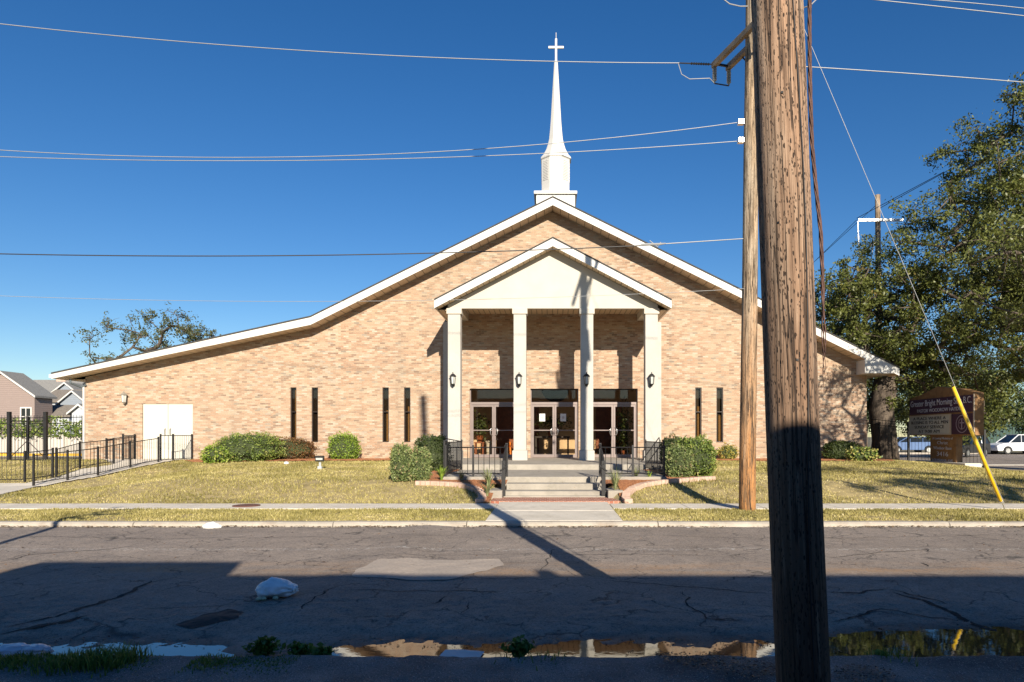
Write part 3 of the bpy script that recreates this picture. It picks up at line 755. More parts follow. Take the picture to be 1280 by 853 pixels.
# lobby
lo=MB(); y0,y1=YW+.27,YW+4.6
lo.quad((-4,y0,DZ0-.005),(4.2,y0,DZ0-.005),(4.2,y1,DZ0-.005),(-4,y1,DZ0-.005)); lo.build('lobby_floor',ROOMF,church)
lo=MB()
lo.quad((-4,y1,DZ0),(4.2,y1,DZ0),(4.2,y1,4),(-4,y1,4)); lo.quad((-4,y0,DZ0),(-4,y1,DZ0),(-4,y1,4),(-4,y0,4)); lo.quad((4.2,y0,DZ0),(4.2,y1,DZ0),(4.2,y1,4),(4.2,y0,4)); lo.quad((-4,y0,4),(4.2,y0,4),(4.2,y1,4),(-4,y1,4))
lo.build('lobby_wall',ROOMW,church)
for X in (-2.5,2.0,-.95,1.35):
    wdt=1.2 if abs(X)>1.9 else .35
    d=MB(); d.box(X,X+wdt,y1-.06,y1-.005,DZ0,2.95); 
    for i in range(2):
        for j in range(3 if wdt>1 else 1): d.box(X+.1+i*wdt/2,X+wdt/2-.06+i*wdt/2,y1-.075,y1-.06,DZ0+.15+j*.7,DZ0+.7+j*.7)
    d.build('inner_door',WOOD,church)
ar=MB(); n=24; pr=[]
for i in range(n+1): a_=math.pi+math.pi*i/n; pr.append((.15+.62*math.cos(a_),3.75+.62*math.sin(a_)))
ar.prism(pr,y1-.1,y1-.04); ar.build('dark_arch_panel',DARKM,church)
GP_=m_plain('grey_print',(.45,.38,.36),.8)
for (px_,py_) in ((677.8,522),(704,522)):
    pn=MB(); pn.box(XX(px_-3.6,YW+.17),XX(px_+3.6,YW+.17),YW+.150,YW+.153,ZZ(py_+4.8,YW),ZZ(py_-4.8,YW)); pp_=pn.build('door_notice',PAPER,church)
    pn=MB(); pn.prism([(XX(px_,YW)+.055*math.cos(t/12*6.283),ZZ(py_,YW)+.055*math.sin(t/12*6.283)) for t in range(12)],YW+.1465,YW+.149); pn.build('notice_print',GP_,pp_)
# portico
PO=[(-4.06,6.27),(.03,8.41),(4.12,6.27)]
rfm=band(PO,-.025,.07,23.56,YW+.05); r2=band(PO,-.045,-.003,23.49,23.55); bq=len(rfm.v); rfm.v+=r2.v; rfm.f+=[tuple(i+bq for i in f) for f in r2.f]; rfm.mi+=r2.mi; rfm.build('portico_roof',SHING,church)
f2=band(PO,.0,.27,23.52,23.555,6.0); f2.box(-4.06,-4.02,23.556,YW,6.02,6.25); f2.box(4.08,4.12,23.556,YW,6.02,6.25)
f2.build('portico_fascia',WHITE,church)
s2=band(PO,.08,.265,23.56,24.0,6.01); s2.box(-4.02,-3.66,24.0,YW,6.01,6.03); s2.box(3.72,4.08,24.0,YW,6.01,6.03); s2.build('portico_soffit',SOFFP,church)
gp=MB(); gp.prism([(-3.66,6.08),(3.72,6.08),(3.72,6.20),(.03,8.14),(-3.66,6.20)],24.0,24.2); gp.build('gable_panel',CREAM,church)
for xa_ in (-3.66,3.31): bmx=MB(); bmx.box(xa_,xa_+.41,24.2,YW,6.08,6.5); bmx.build('side_beam',CREAM,church)
ce=MB(); ce.box(-3.25,3.31,24.2,YW,6.34,6.38); ce.build('portico_ceiling',SOFFP,church)
lampmb=[]
LGL=m_plain('lamp_glass',(.55,.55,.5),.15)
def lantern(x,y,z,parent,s=1.0,mat=IRON):
    m=MB(); m.box(x-.05*s,x+.05*s,y-.02,y,z-.16*s,z-.0*s); m.tube([(x,y-.01,z-.10*s),(x,y-.10*s,z-.16*s),(x,y-.15*s,z-.13*s)],.014*s,6)
    m.lathe([(.02*s,-.16*s),(.045*s,-.13*s),(.075*s,-.10*s),(.075*s,-.085*s)],(x,y-.15*s,z),6)
    for i in range(6):
        a=i*math.pi/3; m.tube([(x+.07*s*math.cos(a),y-.15*s+.07*s*math.sin(a),z-.09*s),(x+.095*s*math.cos(a),y-.15*s+.095*s*math.sin(a),z+.17*s)],.008*s,4)
    m.lathe([(.125*s,.17*s),(.12*s,.185*s),(.05*s,.26*s),(.018*s,.27*s),(.015*s,.32*s),(.001,.33*s)],(x,y-.15*s,z),6)
    o=m.build('wall_lamp',mat,parent)
    g_=MB(); g_.lathe([(.06*s,-.085*s),(.085*s,.165*s)],(x,y-.15*s,z),6); g_.build('lamp_glass',LGL,o)
    return o
for cx_ in (-3.44,-1.13,1.23,3.50):
    c=MB(); n=10
    c.box(cx_-.22,cx_+.22,23.98,24.42,1.10,5.88)
    co=c.build('column',COLM,church,bevel=.012)
    q=MB(); q.box(cx_-.265,cx_+.265,23.935,24.465,DZ0-.02,1.08); q.box(cx_-.24,cx_+.24,23.96,24.44,1.08,1.10); q.build('plinth',COLM,co,bevel=.012)
    q=MB(); q.box(cx_-.265,cx_+.265,23.935,24.465,5.88,6.075); q.build('capital',CREAM,co,bevel=.008)
    lantern(cx_-.02,23.98,3.50,church,1.0)
pi_=MB(); pi_.box(-4.22,-3.85,YW-.12,YW-.002,.7,6.01); pi_.build('pilaster',COLM,church); pi_=MB(); pi_.box(3.9,4.24,YW-.12,YW-.002,.7,6.01); pi_.build('pilaster',COLM,church)
lantern(XX(158,YW),YW,ZZ(500,YW),church,1.05,m_plain('grey_lamp',(.25,.22,.18),.5))
# steeple
sx,sy=.14,31.; SK=sy/F
def sz(y): return H+(CY-y)*SK
def szb(y): return H+(CY-y)*30.1/F
st=MB(); st.box(sx-.84,sx+.88,sy-.86,sy+.86,8,szb(243)); st.box(sx-.94,sx+.97,sy-.96,sy+.96,szb(243),szb(239)); st.box(sx-.80,sx+.84,sy-.8,sy+.8,szb(239),szb(239)+.05)
stp=st.build('steeple',WHITE,church,bevel=.02)
ln=MB(); r8=math.pi/8; k8=1/math.cos(r8)
ln.lathe([(.74*k8,szb(239)+.04),(.64*k8,szb(235.5)),(.62*k8,szb(231)),(.63*k8,sz(203)),(.66*k8,sz(202)),(.66*k8,sz(200))],(sx+.02,sy,0),8,r8); l_=ln.build('lantern_stage',WHITE,stp)
LOUV=WHITE
for i in range(8):
    lv=MB()
    a=i*math.pi/4; n_=Vector((math.cos(a),math.sin(a),0)); t_=Vector((-n_.y,n_.x,0))
    for j in range(13):
        c_=Vector((sx+.02,sy,sz(229)+j*(sz(206)-sz(229))/12))+n_*.628; lv.obox(c_,t_,.15,.012,.018)
    lv.build('louvre',LOUV,stp)
sp_=MB(); sp_.lathe([(w_/2*SK*k8,sz(y_)) for w_,y_ in ((37.5,201.5),(36,199),(31,196),(24,189),(20,182.5),(17,176),(14.8,165),(12.8,152),(9,118),(4.2,78),(2.0,74))],(sx+.04,sy,0),8,r8); sp_.build('spire',WHITE,stp)
cr_=MB(); cr_.box(sx+.0,sx+.09,sy-.04,sy+.04,sz(76),sz(49)); cr_.box(sx-.30,sx+.39,sy-.035,sy+.035,sz(61),sz(58.3)); cr_.tube([(sx+.045,sy,sz(50)),(sx+.045,sy,sz(41))],.012,6); cr_.build('cross',WHITE,stp)
# steps and landing
st=MB(); st.box(-2.78,2.86,17.0,20.5,.1,.58); st.box(-4.35,4.42,20.5,YW,.1,DZ0)
st.box(-1.10,1.24,16.5,17.0,.1,.44); st.box(-1.14,1.28,16.0,16.5,.1,.30); 
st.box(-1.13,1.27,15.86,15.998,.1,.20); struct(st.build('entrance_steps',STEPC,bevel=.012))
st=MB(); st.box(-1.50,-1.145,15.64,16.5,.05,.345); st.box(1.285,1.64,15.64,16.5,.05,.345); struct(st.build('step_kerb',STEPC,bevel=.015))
st=MB(); st.box(-14.0-2.2,-13.95,25.2,YW-.01,.3,.655); st.box(-14.75,-14.35,24.9,25.2,.3,.66); struct(st.build('side_landing',CONC,bevel=.01))

# ------------------------------------------------------------------ railings
def railing(name, pts, h, label, cat='railing', gap=.13, pr=.0075, post=.024, group='black iron railings', rail_lo=.08, finial=False, fsp=2.2, over=.0, posttop=.06, hts=None, kneel=0):
    o=empty(name, pts[0], label, cat, group)
    pm=MB()
    for i,(a,b) in enumerate(zip(pts,pts[1:])):
        a=Vector(a);b=Vector(b); l=(b-a).length; t=(b-a)
        up=Vector((0,0,1))
        pm.tube([a+up*h,b+up*h],.014,4); pm.tube([a+up*rail_lo,b+up*rail_lo],.012,4)
        if finial: pm.tube([a+up*(h-.22),b+up*(h-.22)],.012,4)
        n=max(1,int(l/gap))
        for k_ in range(1,n):
            p=a+t*k_/n; pm.tube([p+up*rail_lo,p+up*(h+over)],pr,4)
    pm.build('picket_panel',IRON,o)
    for i,p in enumerate(pts):
        q=MB(); p=Vector(p); q.box(p.x-post,p.x+post,p.y-post,p.y+post,p.z,p.z+h+posttop); q.build('post',IRON,o)
    return o
G=lambda x,y,dz=0: (x,y,gz1(x,y)+dz)
railing('railing',[(-2.66,17.06,.58),(-1.97,17.06,.58),(-1.16,17.06,.58)],.73,'black iron railing on landing edge left of the entrance steps')
railing('railing',[(1.2,17.06,.58),(2.02,17.06,.58),(2.8,17.06,.58)],.73,'black iron railing on landing edge right of the entrance steps')
railing('railing',[(-2.7,17.12,.58),(-2.7,20.4,.58),(-3.6,20.6,.74)],.85,'black iron side railing of landing beside the dark hedge',post=.02)
railing('railing',[(2.8,17.12,.58),(2.8,20.4,.58)],.85,'black iron side railing of landing beside the round boxwood',post=.02)
def handrail(x,label):
    o=empty('stair_handrail',(x,16,.2),label,'handrail','sloping stair handrails')
    m=MB(); m.tube([(x,15.86,.95),(x,15.93,1.06),(x,17.0,1.38)],.022,8); m.tube([(x,15.9,.42),(x,17.0,.74)],.014,6)
    for k_ in range(1,8): y=15.9+k_*.14; m.tube([(x,y,.42+(y-15.9)*.29),(x,y,1.05+(y-15.93)*.3)],.009,4)
    m.tube([(x,15.86,.95),(x-.09*(1 if x<0 else -1)*-1,15.84,.9),(x+(.08 if x<0 else -.08)*-1,15.84,.78)],.018,6)
    m.build('rail',IRON,o); q=MB(); q.box(x-.045,x+.045,15.85,15.94,.2,1.02); q.build('post',IRON,o)
    q=MB(); q.box(x-.03,x+.03,17.0,17.06,.58,1.42); q.build('post',IRON,o); return o
handrail(-1.13,'sloping black handrail down the left side of the entrance steps'); handrail(1.2,'sloping black handrail down the right side of the entrance steps')
def sdr(y,label):
    o=empty('side_step_rail',(3.4,y,.58),label,'handrail','diagonal rails by the right column')
    m=MB(); a=Vector((2.95,y,.74)); b=Vector((3.55,y,1.55)); m.tube([a+Vector((0,0,0)),b],.018,6); m.tube([b,(3.6,y,.74)],.014,6)
    for t in (.25,.5,.75): p=a.lerp(b,t); m.tube([p,(p.x,p.y,.74)],.009,4)
    m.build('rail',IRON,o)
sdr(22.6,'short diagonal black handrail on the porch nearer the doors'); sdr(21.2,'short diagonal black handrail beside the right column base')
# ramp rails
def rl(p): return [G(x,y,.03) for x,y in p]
railing('ramp_railing',rl([gp0(*p) for p in ((42,609),(84.5,602),(122.5,596),(163,586),(198,579))]),.86,'black iron railing on the lawn side of the ramp',gap=.12)
railing('ramp_railing',rl([gp0(*p) for p in ((70.4,598),(100,587),(142,581))]),.86,'black iron railing on the far side of the ramp',gap=.12)
railing('ramp_railing',[(-14.42,25.15,.66),(-14.05,25.3,.66)],.95,'short black railing on the concrete block before the white doors',gap=.12)
railing('ramp_railing',[(-13.98,25.2,.66),(-13.98,26.5,.66)],.95,'black railing at the right end of the side door landing',gap=.12)
railing('ramp_railing',[(-15.9,25.3,.66),(-16.2,26.5,.66),(-17.3,26.5,.5)],.95,'black railing at the left end of the side door landing',gap=.12)
railing('path_railing',rl([gp0(*p) for p in ((66,598.5),(31,604),(-60,605),(-150,606))]),.86,'low black railing along the far side of the path on the left',gap=.12)
railing('iron_fence',[(-18.3,26.65,.58),(-20.5,26.7,.55),(-22.6,26.75,.55),(-25,26.8,.5)],1.75,'tall black iron picket fence left of the church corner','fence',gap=.125,over=.1,finial=True,group='tall iron fences',post=.04)
railing('iron_fence',rl([(12.9,29.3),(15.3,29.3),(17.3,29.3),(18.5,29.2)]),1.7,'tall black iron picket fence behind the church sign','fence',gap=.14,over=.1,finial=True,group='tall iron fences',post=.04)
gt_=empty('iron_gate',(-20.6,25.5,.5),'braced black iron gate frame in front of the left fence','gate')
m=MB(); y=25.5; xa,xb=XX(11.5,y),XX(57,y)
m.tube([(xa,y,.75),(xb,y,2.1)],.016,4); m.tube([(xa,y,2.1),(xb,y,.75)],.016,4); m.tube([(xa,y,2.15),(xb,y,2.15)],.02,4); m.tube([(xa,y,.7),(xb,y,.7)],.02,4)
for i in range(1,12): m.tube([(xa+(xb-xa)*i/12,y,.6),(xa+(xb-xa)*i/12,y,2.35)],.008,4)
m.build('brace_panel',IRON,gt_)
for X in (xa,xb): q=MB(); q.box(X-.055,X+.055,y-.055,y+.055,.5,2.5); q.build('post',IRON,gt_)

# ------------------------------------------------------------------ bushes
def core_ico(c,r,sub=3,nzs=.12,p=1.0,seed=0):
    bm=bmesh.new(); bmesh.ops.create_icosphere(bm,subdivisions=sub,radius=1)
    V=[];Fc=[]
    for v in bm.verts:
        d=v.co.copy(); 
        if p!=1: d=Vector([math.copysign(abs(q)**p,q) for q in d])
        k_=1+nzs*noise.noise(d*2.3+Vector((seed,0,0)))
        V.append((c[0]+d.x*r[0]*k_,c[1]+d.y*r[1]*k_,max(c[2]+d.z*r[2]*k_,c[2]-r[2]*.98)))
    Fc=[tuple(v.index for v in f.verts) for f in bm.faces]; bm.free(); return V,Fc
def bush(name,px0,px1,pt,pb,mat,label,size=.05,n=5000,depth=1.0,p=.8,D=None,corec=(.035,.045,.015),rough=.18,cat='bush'):
    D=D or gD((px0+px1)/2,pb); w=(px1-px0)/F*D; h=(pb-pt)/F*D; rx=w/2*.93; ry=rx*depth; 
    cx_=XX((px0+px1)/2,D); cy_=D+ry*.6; z0=gz1(cx_,cy_); c=(cx_,cy_,z0+h*.46); r=(rx,ry,h*.52)
    s=random.random()*50
    V,Fc=core_ico(c,(r[0]*.86,r[1]*.86,r[2]*.86),3,.2,p,s)
    nt_=len(V)
    d=rng.normal(size=(n,3)); d/=np.linalg.norm(d,axis=1)[:,None]
    if p!=1: d=np.sign(d)*np.abs(d)**p
    k_=np.array([1+.16*noise.noise(Vector(q)*2.3+Vector((s,0,0)))+(rough+.10)*.9*noise.noise(Vector(q)*4.5+Vector((s,0,0))) for q in d])
    rad=(k_*rng.uniform(.86,1.03,n))[:,None]
    C=np.array(c)+d*rad*np.array(r); C[:,2]=np.maximum(C[:,2],z0+.03)
    ns=n//14; sd_=rng.integers(0,n,ns//5)
    if ns>10:
        idx=np.repeat(sd_,5)[:ns]; ext=1+.16*rng.uniform(0,1,len(idx))[:,None]*np.tile(np.linspace(.3,1,5),len(sd_))[:ns,None]
        C[:len(idx)]=np.array(c)+(C[idx]-np.array(c))*ext+rng.normal(0,.012,(len(idx),3)); C[:,2]=np.maximum(C[:,2],z0+.03)
    LV,LF=leaves(C,size,.6,.15,d)
    V=np.concatenate([np.array(V),LV]); 
    tri=np.array(Fc); 
    # core as degenerate-free quads: split mesh creation
    me=bpy.data.meshes.new(name); me.from_pydata(V.tolist(),[],[tuple(f) for f in Fc]+[tuple(f) for f in (LF+nt_).tolist()])
    cm=MATS.get('bush_core') or nmat('bush_core',corec,tuple(x*1.6 for x in corec),20,.95,1,.03,30)
    me.materials.append(cm); me.materials.append(mat)
    me.polygons.foreach_set('material_index',[0]*len(Fc)+[1]*len(LF))
    a=me.attributes.new('tint','FLOAT','FACE'); t=np.clip(.45+.9*(k_-1)*3+rng.normal(0,.22,n),0,1)
    a.data.foreach_set('value',np.concatenate([np.zeros(len(Fc)),t]).astype(np.float32))
    o=bpy.data.objects.new(name,me); col.objects.link(o); tag(o,label,cat,'clipped shrubs in the church beds'); return o
bush('shrub',263,347,542.5,578,LEAF_BOX,'wide dark green domed hedge below the brick wall on the left',.055,9000,.7)
bush('shrub',325,391,547.5,575,LEAF_RED,'low reddish brown hedge beside the dark domed hedge',.05,7000,.5)
bush('leafy_plant',248,284,558,580,LEAF_LIME,'lime green leafy plant at the left end of the domed hedge',.10,1100,.8,1.0,rough=.6,cat='plant')
bush('shrub',407,449,539,571.5,LEAF_LIME,'round bright green bush between the two left window pairs',.06,4500,.6,.8,D=25.75)
bush('shrub',487,514,553,570,LEAF_YEL,'small yellowish bush against the wall left of the portico',.06,1500,.6,1.0,rough=.5,D=26.0)
bush('shrub',486,515,556,603.5,LEAF_OLV,'pale olive clipped bush, left one of the pair left of the steps',.045,5500,1,.82)
bush('shrub',510,539,560,602.5,LEAF_OLV,'pale olive clipped bush, right one of the pair left of the steps',.045,5500,1,.82)
bush('shrub',514,561,545,590,LEAF_DK,'dark hedge squeezed behind the olive pair beside the landing railing',.05,7000,1.2,.7)
bush('shrub',832,868,557,598,LEAF_OLV,'pale olive bush in front of the big round boxwood right of steps',.045,5500,.9,.75)
bush('shrub',843,898,546.5,597,LEAF_BOX,'big round green boxwood right of the steps',.05,9000,1,.75)
bush('shrub',826,862,548,590,LEAF_DK,'dark shrub behind the right landing railing',.05,4000,1,.75,D=20.5)
bush('shrub',898,924,552,571,LEAF_YEL,'small yellow green bush against the wall near the brown pole',.06,1600,.6,1,rough=.5,D=25.9)
bush('shrub',1030,1078,550,574,LEAF_DK,'long low dark hedge below the shaded right end of the wall',.06,6000,.4,D=25.9)
bush('leafy_plant',1062,1100,560,577,LEAF_BOX,'loose green plants trailing at the right corner of the church',.10,1200,.6,1,rough=.6,cat='plant')
def strap(name,x,y,n,l,mat,label,wid=.02,grp='strappy plants in the mulch'):
    V=[];Fq=[];T=[]; z0=gz1(x,y)+.02
    for i in range(n):
        a=random.uniform(0,6.283); le=random.uniform(.15,.9); L_=l*random.uniform(.6,1.1); d=Vector((math.cos(a),math.sin(a),0)); sd=Vector((-d.y,d.x,0))*wid
        prev=None
        for k_ in range(5):
            t=k_/4; p=Vector((x,y,z0))+d*(le*L_*t*t*.8+.02)+Vector((0,0,L_*(t-.35*le*t*t))); w_=(1-t)**.7
            cur=(tuple(p-sd*w_),tuple(p+sd*w_))
            if prev: b=len(V); V+= [prev[0],prev[1],cur[1],cur[0]]; Fq.append((b,b+1,b+2,b+3)); T.append(random.random())
            prev=cur
    return tag(np_mesh(name,V,Fq,mat,T),label,'plant',grp)
for i,(px_,py_,l,n,mt,lab) in enumerate([(611,611,.55,46,LEAF_YUC,'pale strappy plant in the mulch left of steps, the farther of two'),(609,622,.42,36,LEAF_YUC,'pale strappy plant in the mulch left of steps, the nearer of two'),
    (769,614,.60,60,LEAF_YUC,'large pale strappy plant in the mulch right of the steps'),(795,600,.42,30,LEAF_YUC,'thin pale strappy plant against the landing right of the steps'),(577,602,.35,22,LEAF_YUC,'thin pale strappy plant against the landing left of the steps'),(552,602,.42,50,LEAF_LIME,'bright green strappy clump by the dark hedge'),(812,601,.28,30,LEAF_LIME,'low bright green clump at the foot of the olive bush')]):
    D=gD(px_,py_); strap('strappy_plant',XX(px_,D),D,n,l,mt,lab,.014 if i!=5 else .02)

# ------------------------------------------------------------------ trees
def tree(name, base, trunk, crown, mat, label, leaf=.13, nl=55, spread=.55, r0=.3, group=None, seed=1, step=1.1, bare=1.0, flat=.7, twigs=True):
    rnd=random.Random(seed); base=Vector(base)
    nodes=[base.copy()]; par=[-1]
    for p in trunk:
        nodes.append(base+Vector(p)); par.append(len(nodes)-2)
    top=len(nodes)-1; first=max(1,top-2)
    cl=[]
    for (c,r,n) in crown:
        for _ in range(n):
            while True:
                d=Vector([rnd.uniform(-1,1) for _ in range(3)])
                if .25<d.length<1: break
            d=d*(d.length**-.35)
            cl.append(base+Vector(c)+Vector((d.x*r[0],d.y*r[1],d.z*r[2])))
    cl.sort(key=lambda p:(p-nodes[top]).length)
    tips=[]
    for c in cl:
        best=min(range(first,len(nodes)),key=lambda i:(nodes[i]-c).length+ (.0 if nodes[i].z<c.z+1 else 1.0))
        a=nodes[best]; l=(c-a).length; n=max(1,int(l/step)); pi=best; bend=Vector([rnd.gauss(0,.12) for _ in range(3)])*l; bend.z+=.10*l
        for k_ in range(1,n+1):
            t=k_/n; p=a.lerp(c,t)+bend*math.sin(t*math.pi)+Vector([rnd.gauss(0,.06) for _ in range(3)])*min(1,l)
            nodes.append(p); par.append(pi); pi=len(nodes)-1
        tips.append(pi)
    cnt=[0]*len(nodes)
    for t in tips: cnt[t]+=1
    for i in range(len(nodes)-1,0,-1): cnt[par[i]]+=max(cnt[i],0)
    tot=max(1,cnt[0]); rad=[max(.010,r0*(max(c,.3)/tot)**.58) for c in cnt]
    rad[0]*=1.25
    ch={}
    for i in range(1,len(nodes)): ch.setdefault(par[i],[]).append(i)
    root=empty(name,base,label,'tree',group)
    mb=MB(); done=set()
    def chain(i):
        pts=[nodes[par[i]]]; rr=[min(rad[par[i]],rad[i]*1.25)]
        while True:
            pts.append(nodes[i]); rr.append(rad[i]); 
            cc=ch.get(i,[])
            if not cc: break
            cc=sorted(cc,key=lambda j:-cnt[j]); stack.extend(cc[1:]); i=cc[0]
        mb.tube(pts,rr,8 if rr[0]>.08 else 5)
    stack=[1]
    while stack: chain(stack.pop())
    # twigs with leaves
    C=[]; CT=[]
    for t in tips:
        p=nodes[t]; s=spread*rnd.uniform(.7,1.3)
        if twigs:
            for _ in range(3):
                q=p+Vector((rnd.gauss(0,s*.7),rnd.gauss(0,s*.7),rnd.gauss(0,s*.45))); mb.tube([p,(p+q)/2+Vector((0,0,.08)),q],[.014,.01,.006],3)
        n=int(nl*rnd.uniform(.5,1.4)*bare); 
        nc=5; ct=[rnd.gauss(.5,.22) for _ in range(nc)]; cc=[p+Vector((rnd.gauss(0,s*.6),rnd.gauss(0,s*.6),rnd.gauss(0,s*.6*flat))) for _ in range(nc)]
        for k_ in range(n):
            q=cc[k_%nc]; CT.append(ct[k_%nc]); C.append((q.x+rnd.gauss(0,s*.28),q.y+rnd.gauss(0,s*.28),q.z+rnd.gauss(0,s*.22)))
    mb.build('trunk',BARK,root,smooth=True)
    C=np.array(C); V,Fq=leaves(C,leaf,.5,.1)
    tint=np.clip(.62*np.array(CT)+.38*rng.uniform(0,1,len(C))+.0,0,1)
    o=np_mesh('crown',V,Fq,mat,tint); o.parent=root; o.location=-base
    return root
# oak beside the church corner
tree('oak_tree',(15.0,30.8,.2),[(0,0,1.2),(-.15,0,2.6),(.1,.1,3.8),(.4,.2,4.6)],
     [((-.6,-.5,6.6),(3.4,3,2.3),90),((-2.2,0,5.6),(1.9,2.5,2.2),55),((2.2,0,6.2),(2.8,3,2.6),75),((2.0,1,3.6),(3.6,2.4,1.3),45),((-.2,1.6,9.2),(1.6,2,1.6),14)],LEAF_OAK,'big spreading oak with dark trunk behind the right corner of the church',.13,250,.50,.55,seed=3,group='oaks at the street corner')
tree('oak_tree',(22.5,29.5,.1),[(0,0,1.5),(-.3,0,3.2),(-.9,-.2,5.0),(-1.5,-.3,6.5)],
     [((-1.4,-1,12),(5.2,4,4.2),150),((-4.2,-1,9.2),(4.1,3.5,2.9),110),((-2.5,-2,5.8),(4.6,3,2.4),70),((-.5,-1.5,15.2),(3.0,2.5,1.8),40),((-1.8,-2,8.0),(3.4,2.6,2.0),40)],LEAF_OAK,'tallest oak at right with crown rising above the others',.14,270,.60,.66,seed=8,group='oaks at the street corner')
tree('oak_tree',(17.6,18.2,.12),[(0,0,1.5),(-.2,0,3),(-.8,.1,4.2)],
     [((-1.8,.3,6.0),(4.4,3.2,1.9),95),((.8,0,8),(3,3,2.2),40)],LEAF_OAK,'nearer oak whose branches enter from the right edge and shade the wall',.11,200,.6,.36,seed=12,group='oaks at the street corner')
tree('street_tree',(13.6,3.4,.1),[(0,0,1.5),(0,.1,3.2)],[((-.2,0,5.9),(2.9,1.1,.55),30),((.6,.6,7.6),(2.6,1.2,.5),16)],LEAF_OAK,'roadside tree outside the picture that shades the right lawn','.' and .12,150,.45,.16,seed=5,step=.9)
tree('bare_tree',(-6.4,4.0,.05),[(0,0,1.6),(.05,0,3.0)],[((.2,0,3.9),(.8,.5,.7),14)],LEAF_SP,'slim nearly bare roadside tree whose shadow crosses the left verge',.07,8,.2,.06,seed=6,step=.4)
tree('sparse_tree',(-26.9,46,.3),[(0,0,2.5),(.2,0,4.6),(-.1,.2,6.0)],
     [((.8,0,8.2),(2.2,2,1.7),34),((-2.8,0,8.0),(1.5,1.5,1.6),16),((3.4,0,7.8),(1.4,1.5,1.0),14),((-3.4,0,6.4),(.8,1,.4),5)],LEAF_SP,'thin half bare tree rising behind the left roof slope',.16,75,.45,.17,seed=21,step=.9)
for i,(x,y,s,lab) in enumerate([(21,66,1.0,'dense dark tree across the side street behind the sign'),(32,70,1.2,'dense dark tree across the side street behind the white car'),(44,66,1.1,'dense dark tree across the side street at the far right'),(27,46,.75,'shrubby street tree between the sign and the white car'),(15,72,.9,'dense dark tree far behind the church corner')]):
    tree('far_tree',(x,y,.15),[(0,0,1.2*s),(.2,0,2.4*s)],[((0,0,5.6*s),(4.6*s,3*s,3.2*s),70),((0,0,3.2*s),(4.2*s,2.5*s,1.4*s),30)],LEAF_DK if i!=3 else LEAF_OAK,lab,.26,150,1.05*s,.34,seed=40+i,group='trees across the side street',step=1.6,twigs=False)

# ------------------------------------------------------------------ poles and wires
def pole(name, base, top, r0, r1, mat, label, seg=48, rings=40, grp='wooden utility poles'):
    o=empty(name,base,label,'utility pole',grp)
    m=MB(); m.segs=seg
    a=Vector(base)-Vector((0,0,.2)); b=Vector(top); pts=[a.lerp(b,i/rings) for i in range(rings+1)]
    pts=[p+Vector((.012*nz(p.z,0,.35,71),.012*nz(p.z,0,.35,72),0)) for p in pts]
    m.tube(pts,[r0+(r1-r0)*i/rings for i in range(rings+1)],seg)
    # long drying checks pushed into the surface
    V=[]
    for i,v in enumerate(m.v):
        k_=i%seg; ring=i//seg; c=pts[min(ring,rings)]; d=Vector(v)-c; ang=k_/seg*6.283
        f=1+.012*noise.noise(Vector((math.cos(ang)*3,math.sin(ang)*3,c.z*.25)))
        V.append(tuple(c+d*f))
    m.v=V
    m.build('pole_shaft',mat,o,smooth=True); return o
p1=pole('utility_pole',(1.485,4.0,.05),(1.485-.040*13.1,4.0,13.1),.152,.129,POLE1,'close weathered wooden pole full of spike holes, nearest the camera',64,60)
# ground wire stapled to the near pole
m=MB()
pts=[]
for i in range(60):
    z=.05+i*.2; X=1.485-.040*z; r=.153-.023*z/13.1; off_=-.0+.05*math.exp(-((z-3)/2.2)**2)+.03*nz(z,0,.5,80)
    off_=(XX(1001+ (4 if z>3 else 0),4.0)-1.50 if False else off_)
    pts.append((X+off_,4.0-math.sqrt(max(.0001,r*r-off_*off_))-.003,z))
m.tube(pts,.0035,5); m.build('ground_wire',WIRED,p1)
m=MB()
for i in range(14):
    z=.6+i*.75+random.uniform(-.1,.1); X=1.485-.040*z; a=random.uniform(-1.2,1.2); r=.152-.023*z/13; 
    m.obox((X+r*math.sin(a),4.0-r*math.cos(a),z),(math.sin(a),-math.cos(a),0),.006,.006,.006)
m.build('staple',IRON,p1)
# hanging cable bundle on its right side
m=MB(); D=4.05
for k_ in range(4):
    pts=[]
    for (x_,y_) in ((1012,-260),(1012,-120),(1012,0),(1012,60),(1013,120),(1015,180),(1020,235),(1026,290),(1028,340),(1029,400),(1031,450 + 18*k_)):
        pts.append(P(x_,y_,D))
    dense=[]
    for a,b in zip(pts,pts[1:]):
        for t in range(8):
            p=a.lerp(b,t/8); dense.append(p+Vector((.007*math.sin(p.z*16+k_*1.57),.007*math.cos(p.z*16+k_*1.57),0))+ (Vector((.018*nz(p.z,k_,2,90+k_),0,0)) if p.z<2.6 else Vector((0,0,0))))
    m.tube(dense,[.006]*(len(dense)-12)+[.006*(1-i/14) for i in range(12)],5)
tag(m.build('cable_bundle',VINE),'twisted dark brown cable bundle hanging beside the close pole','cable')
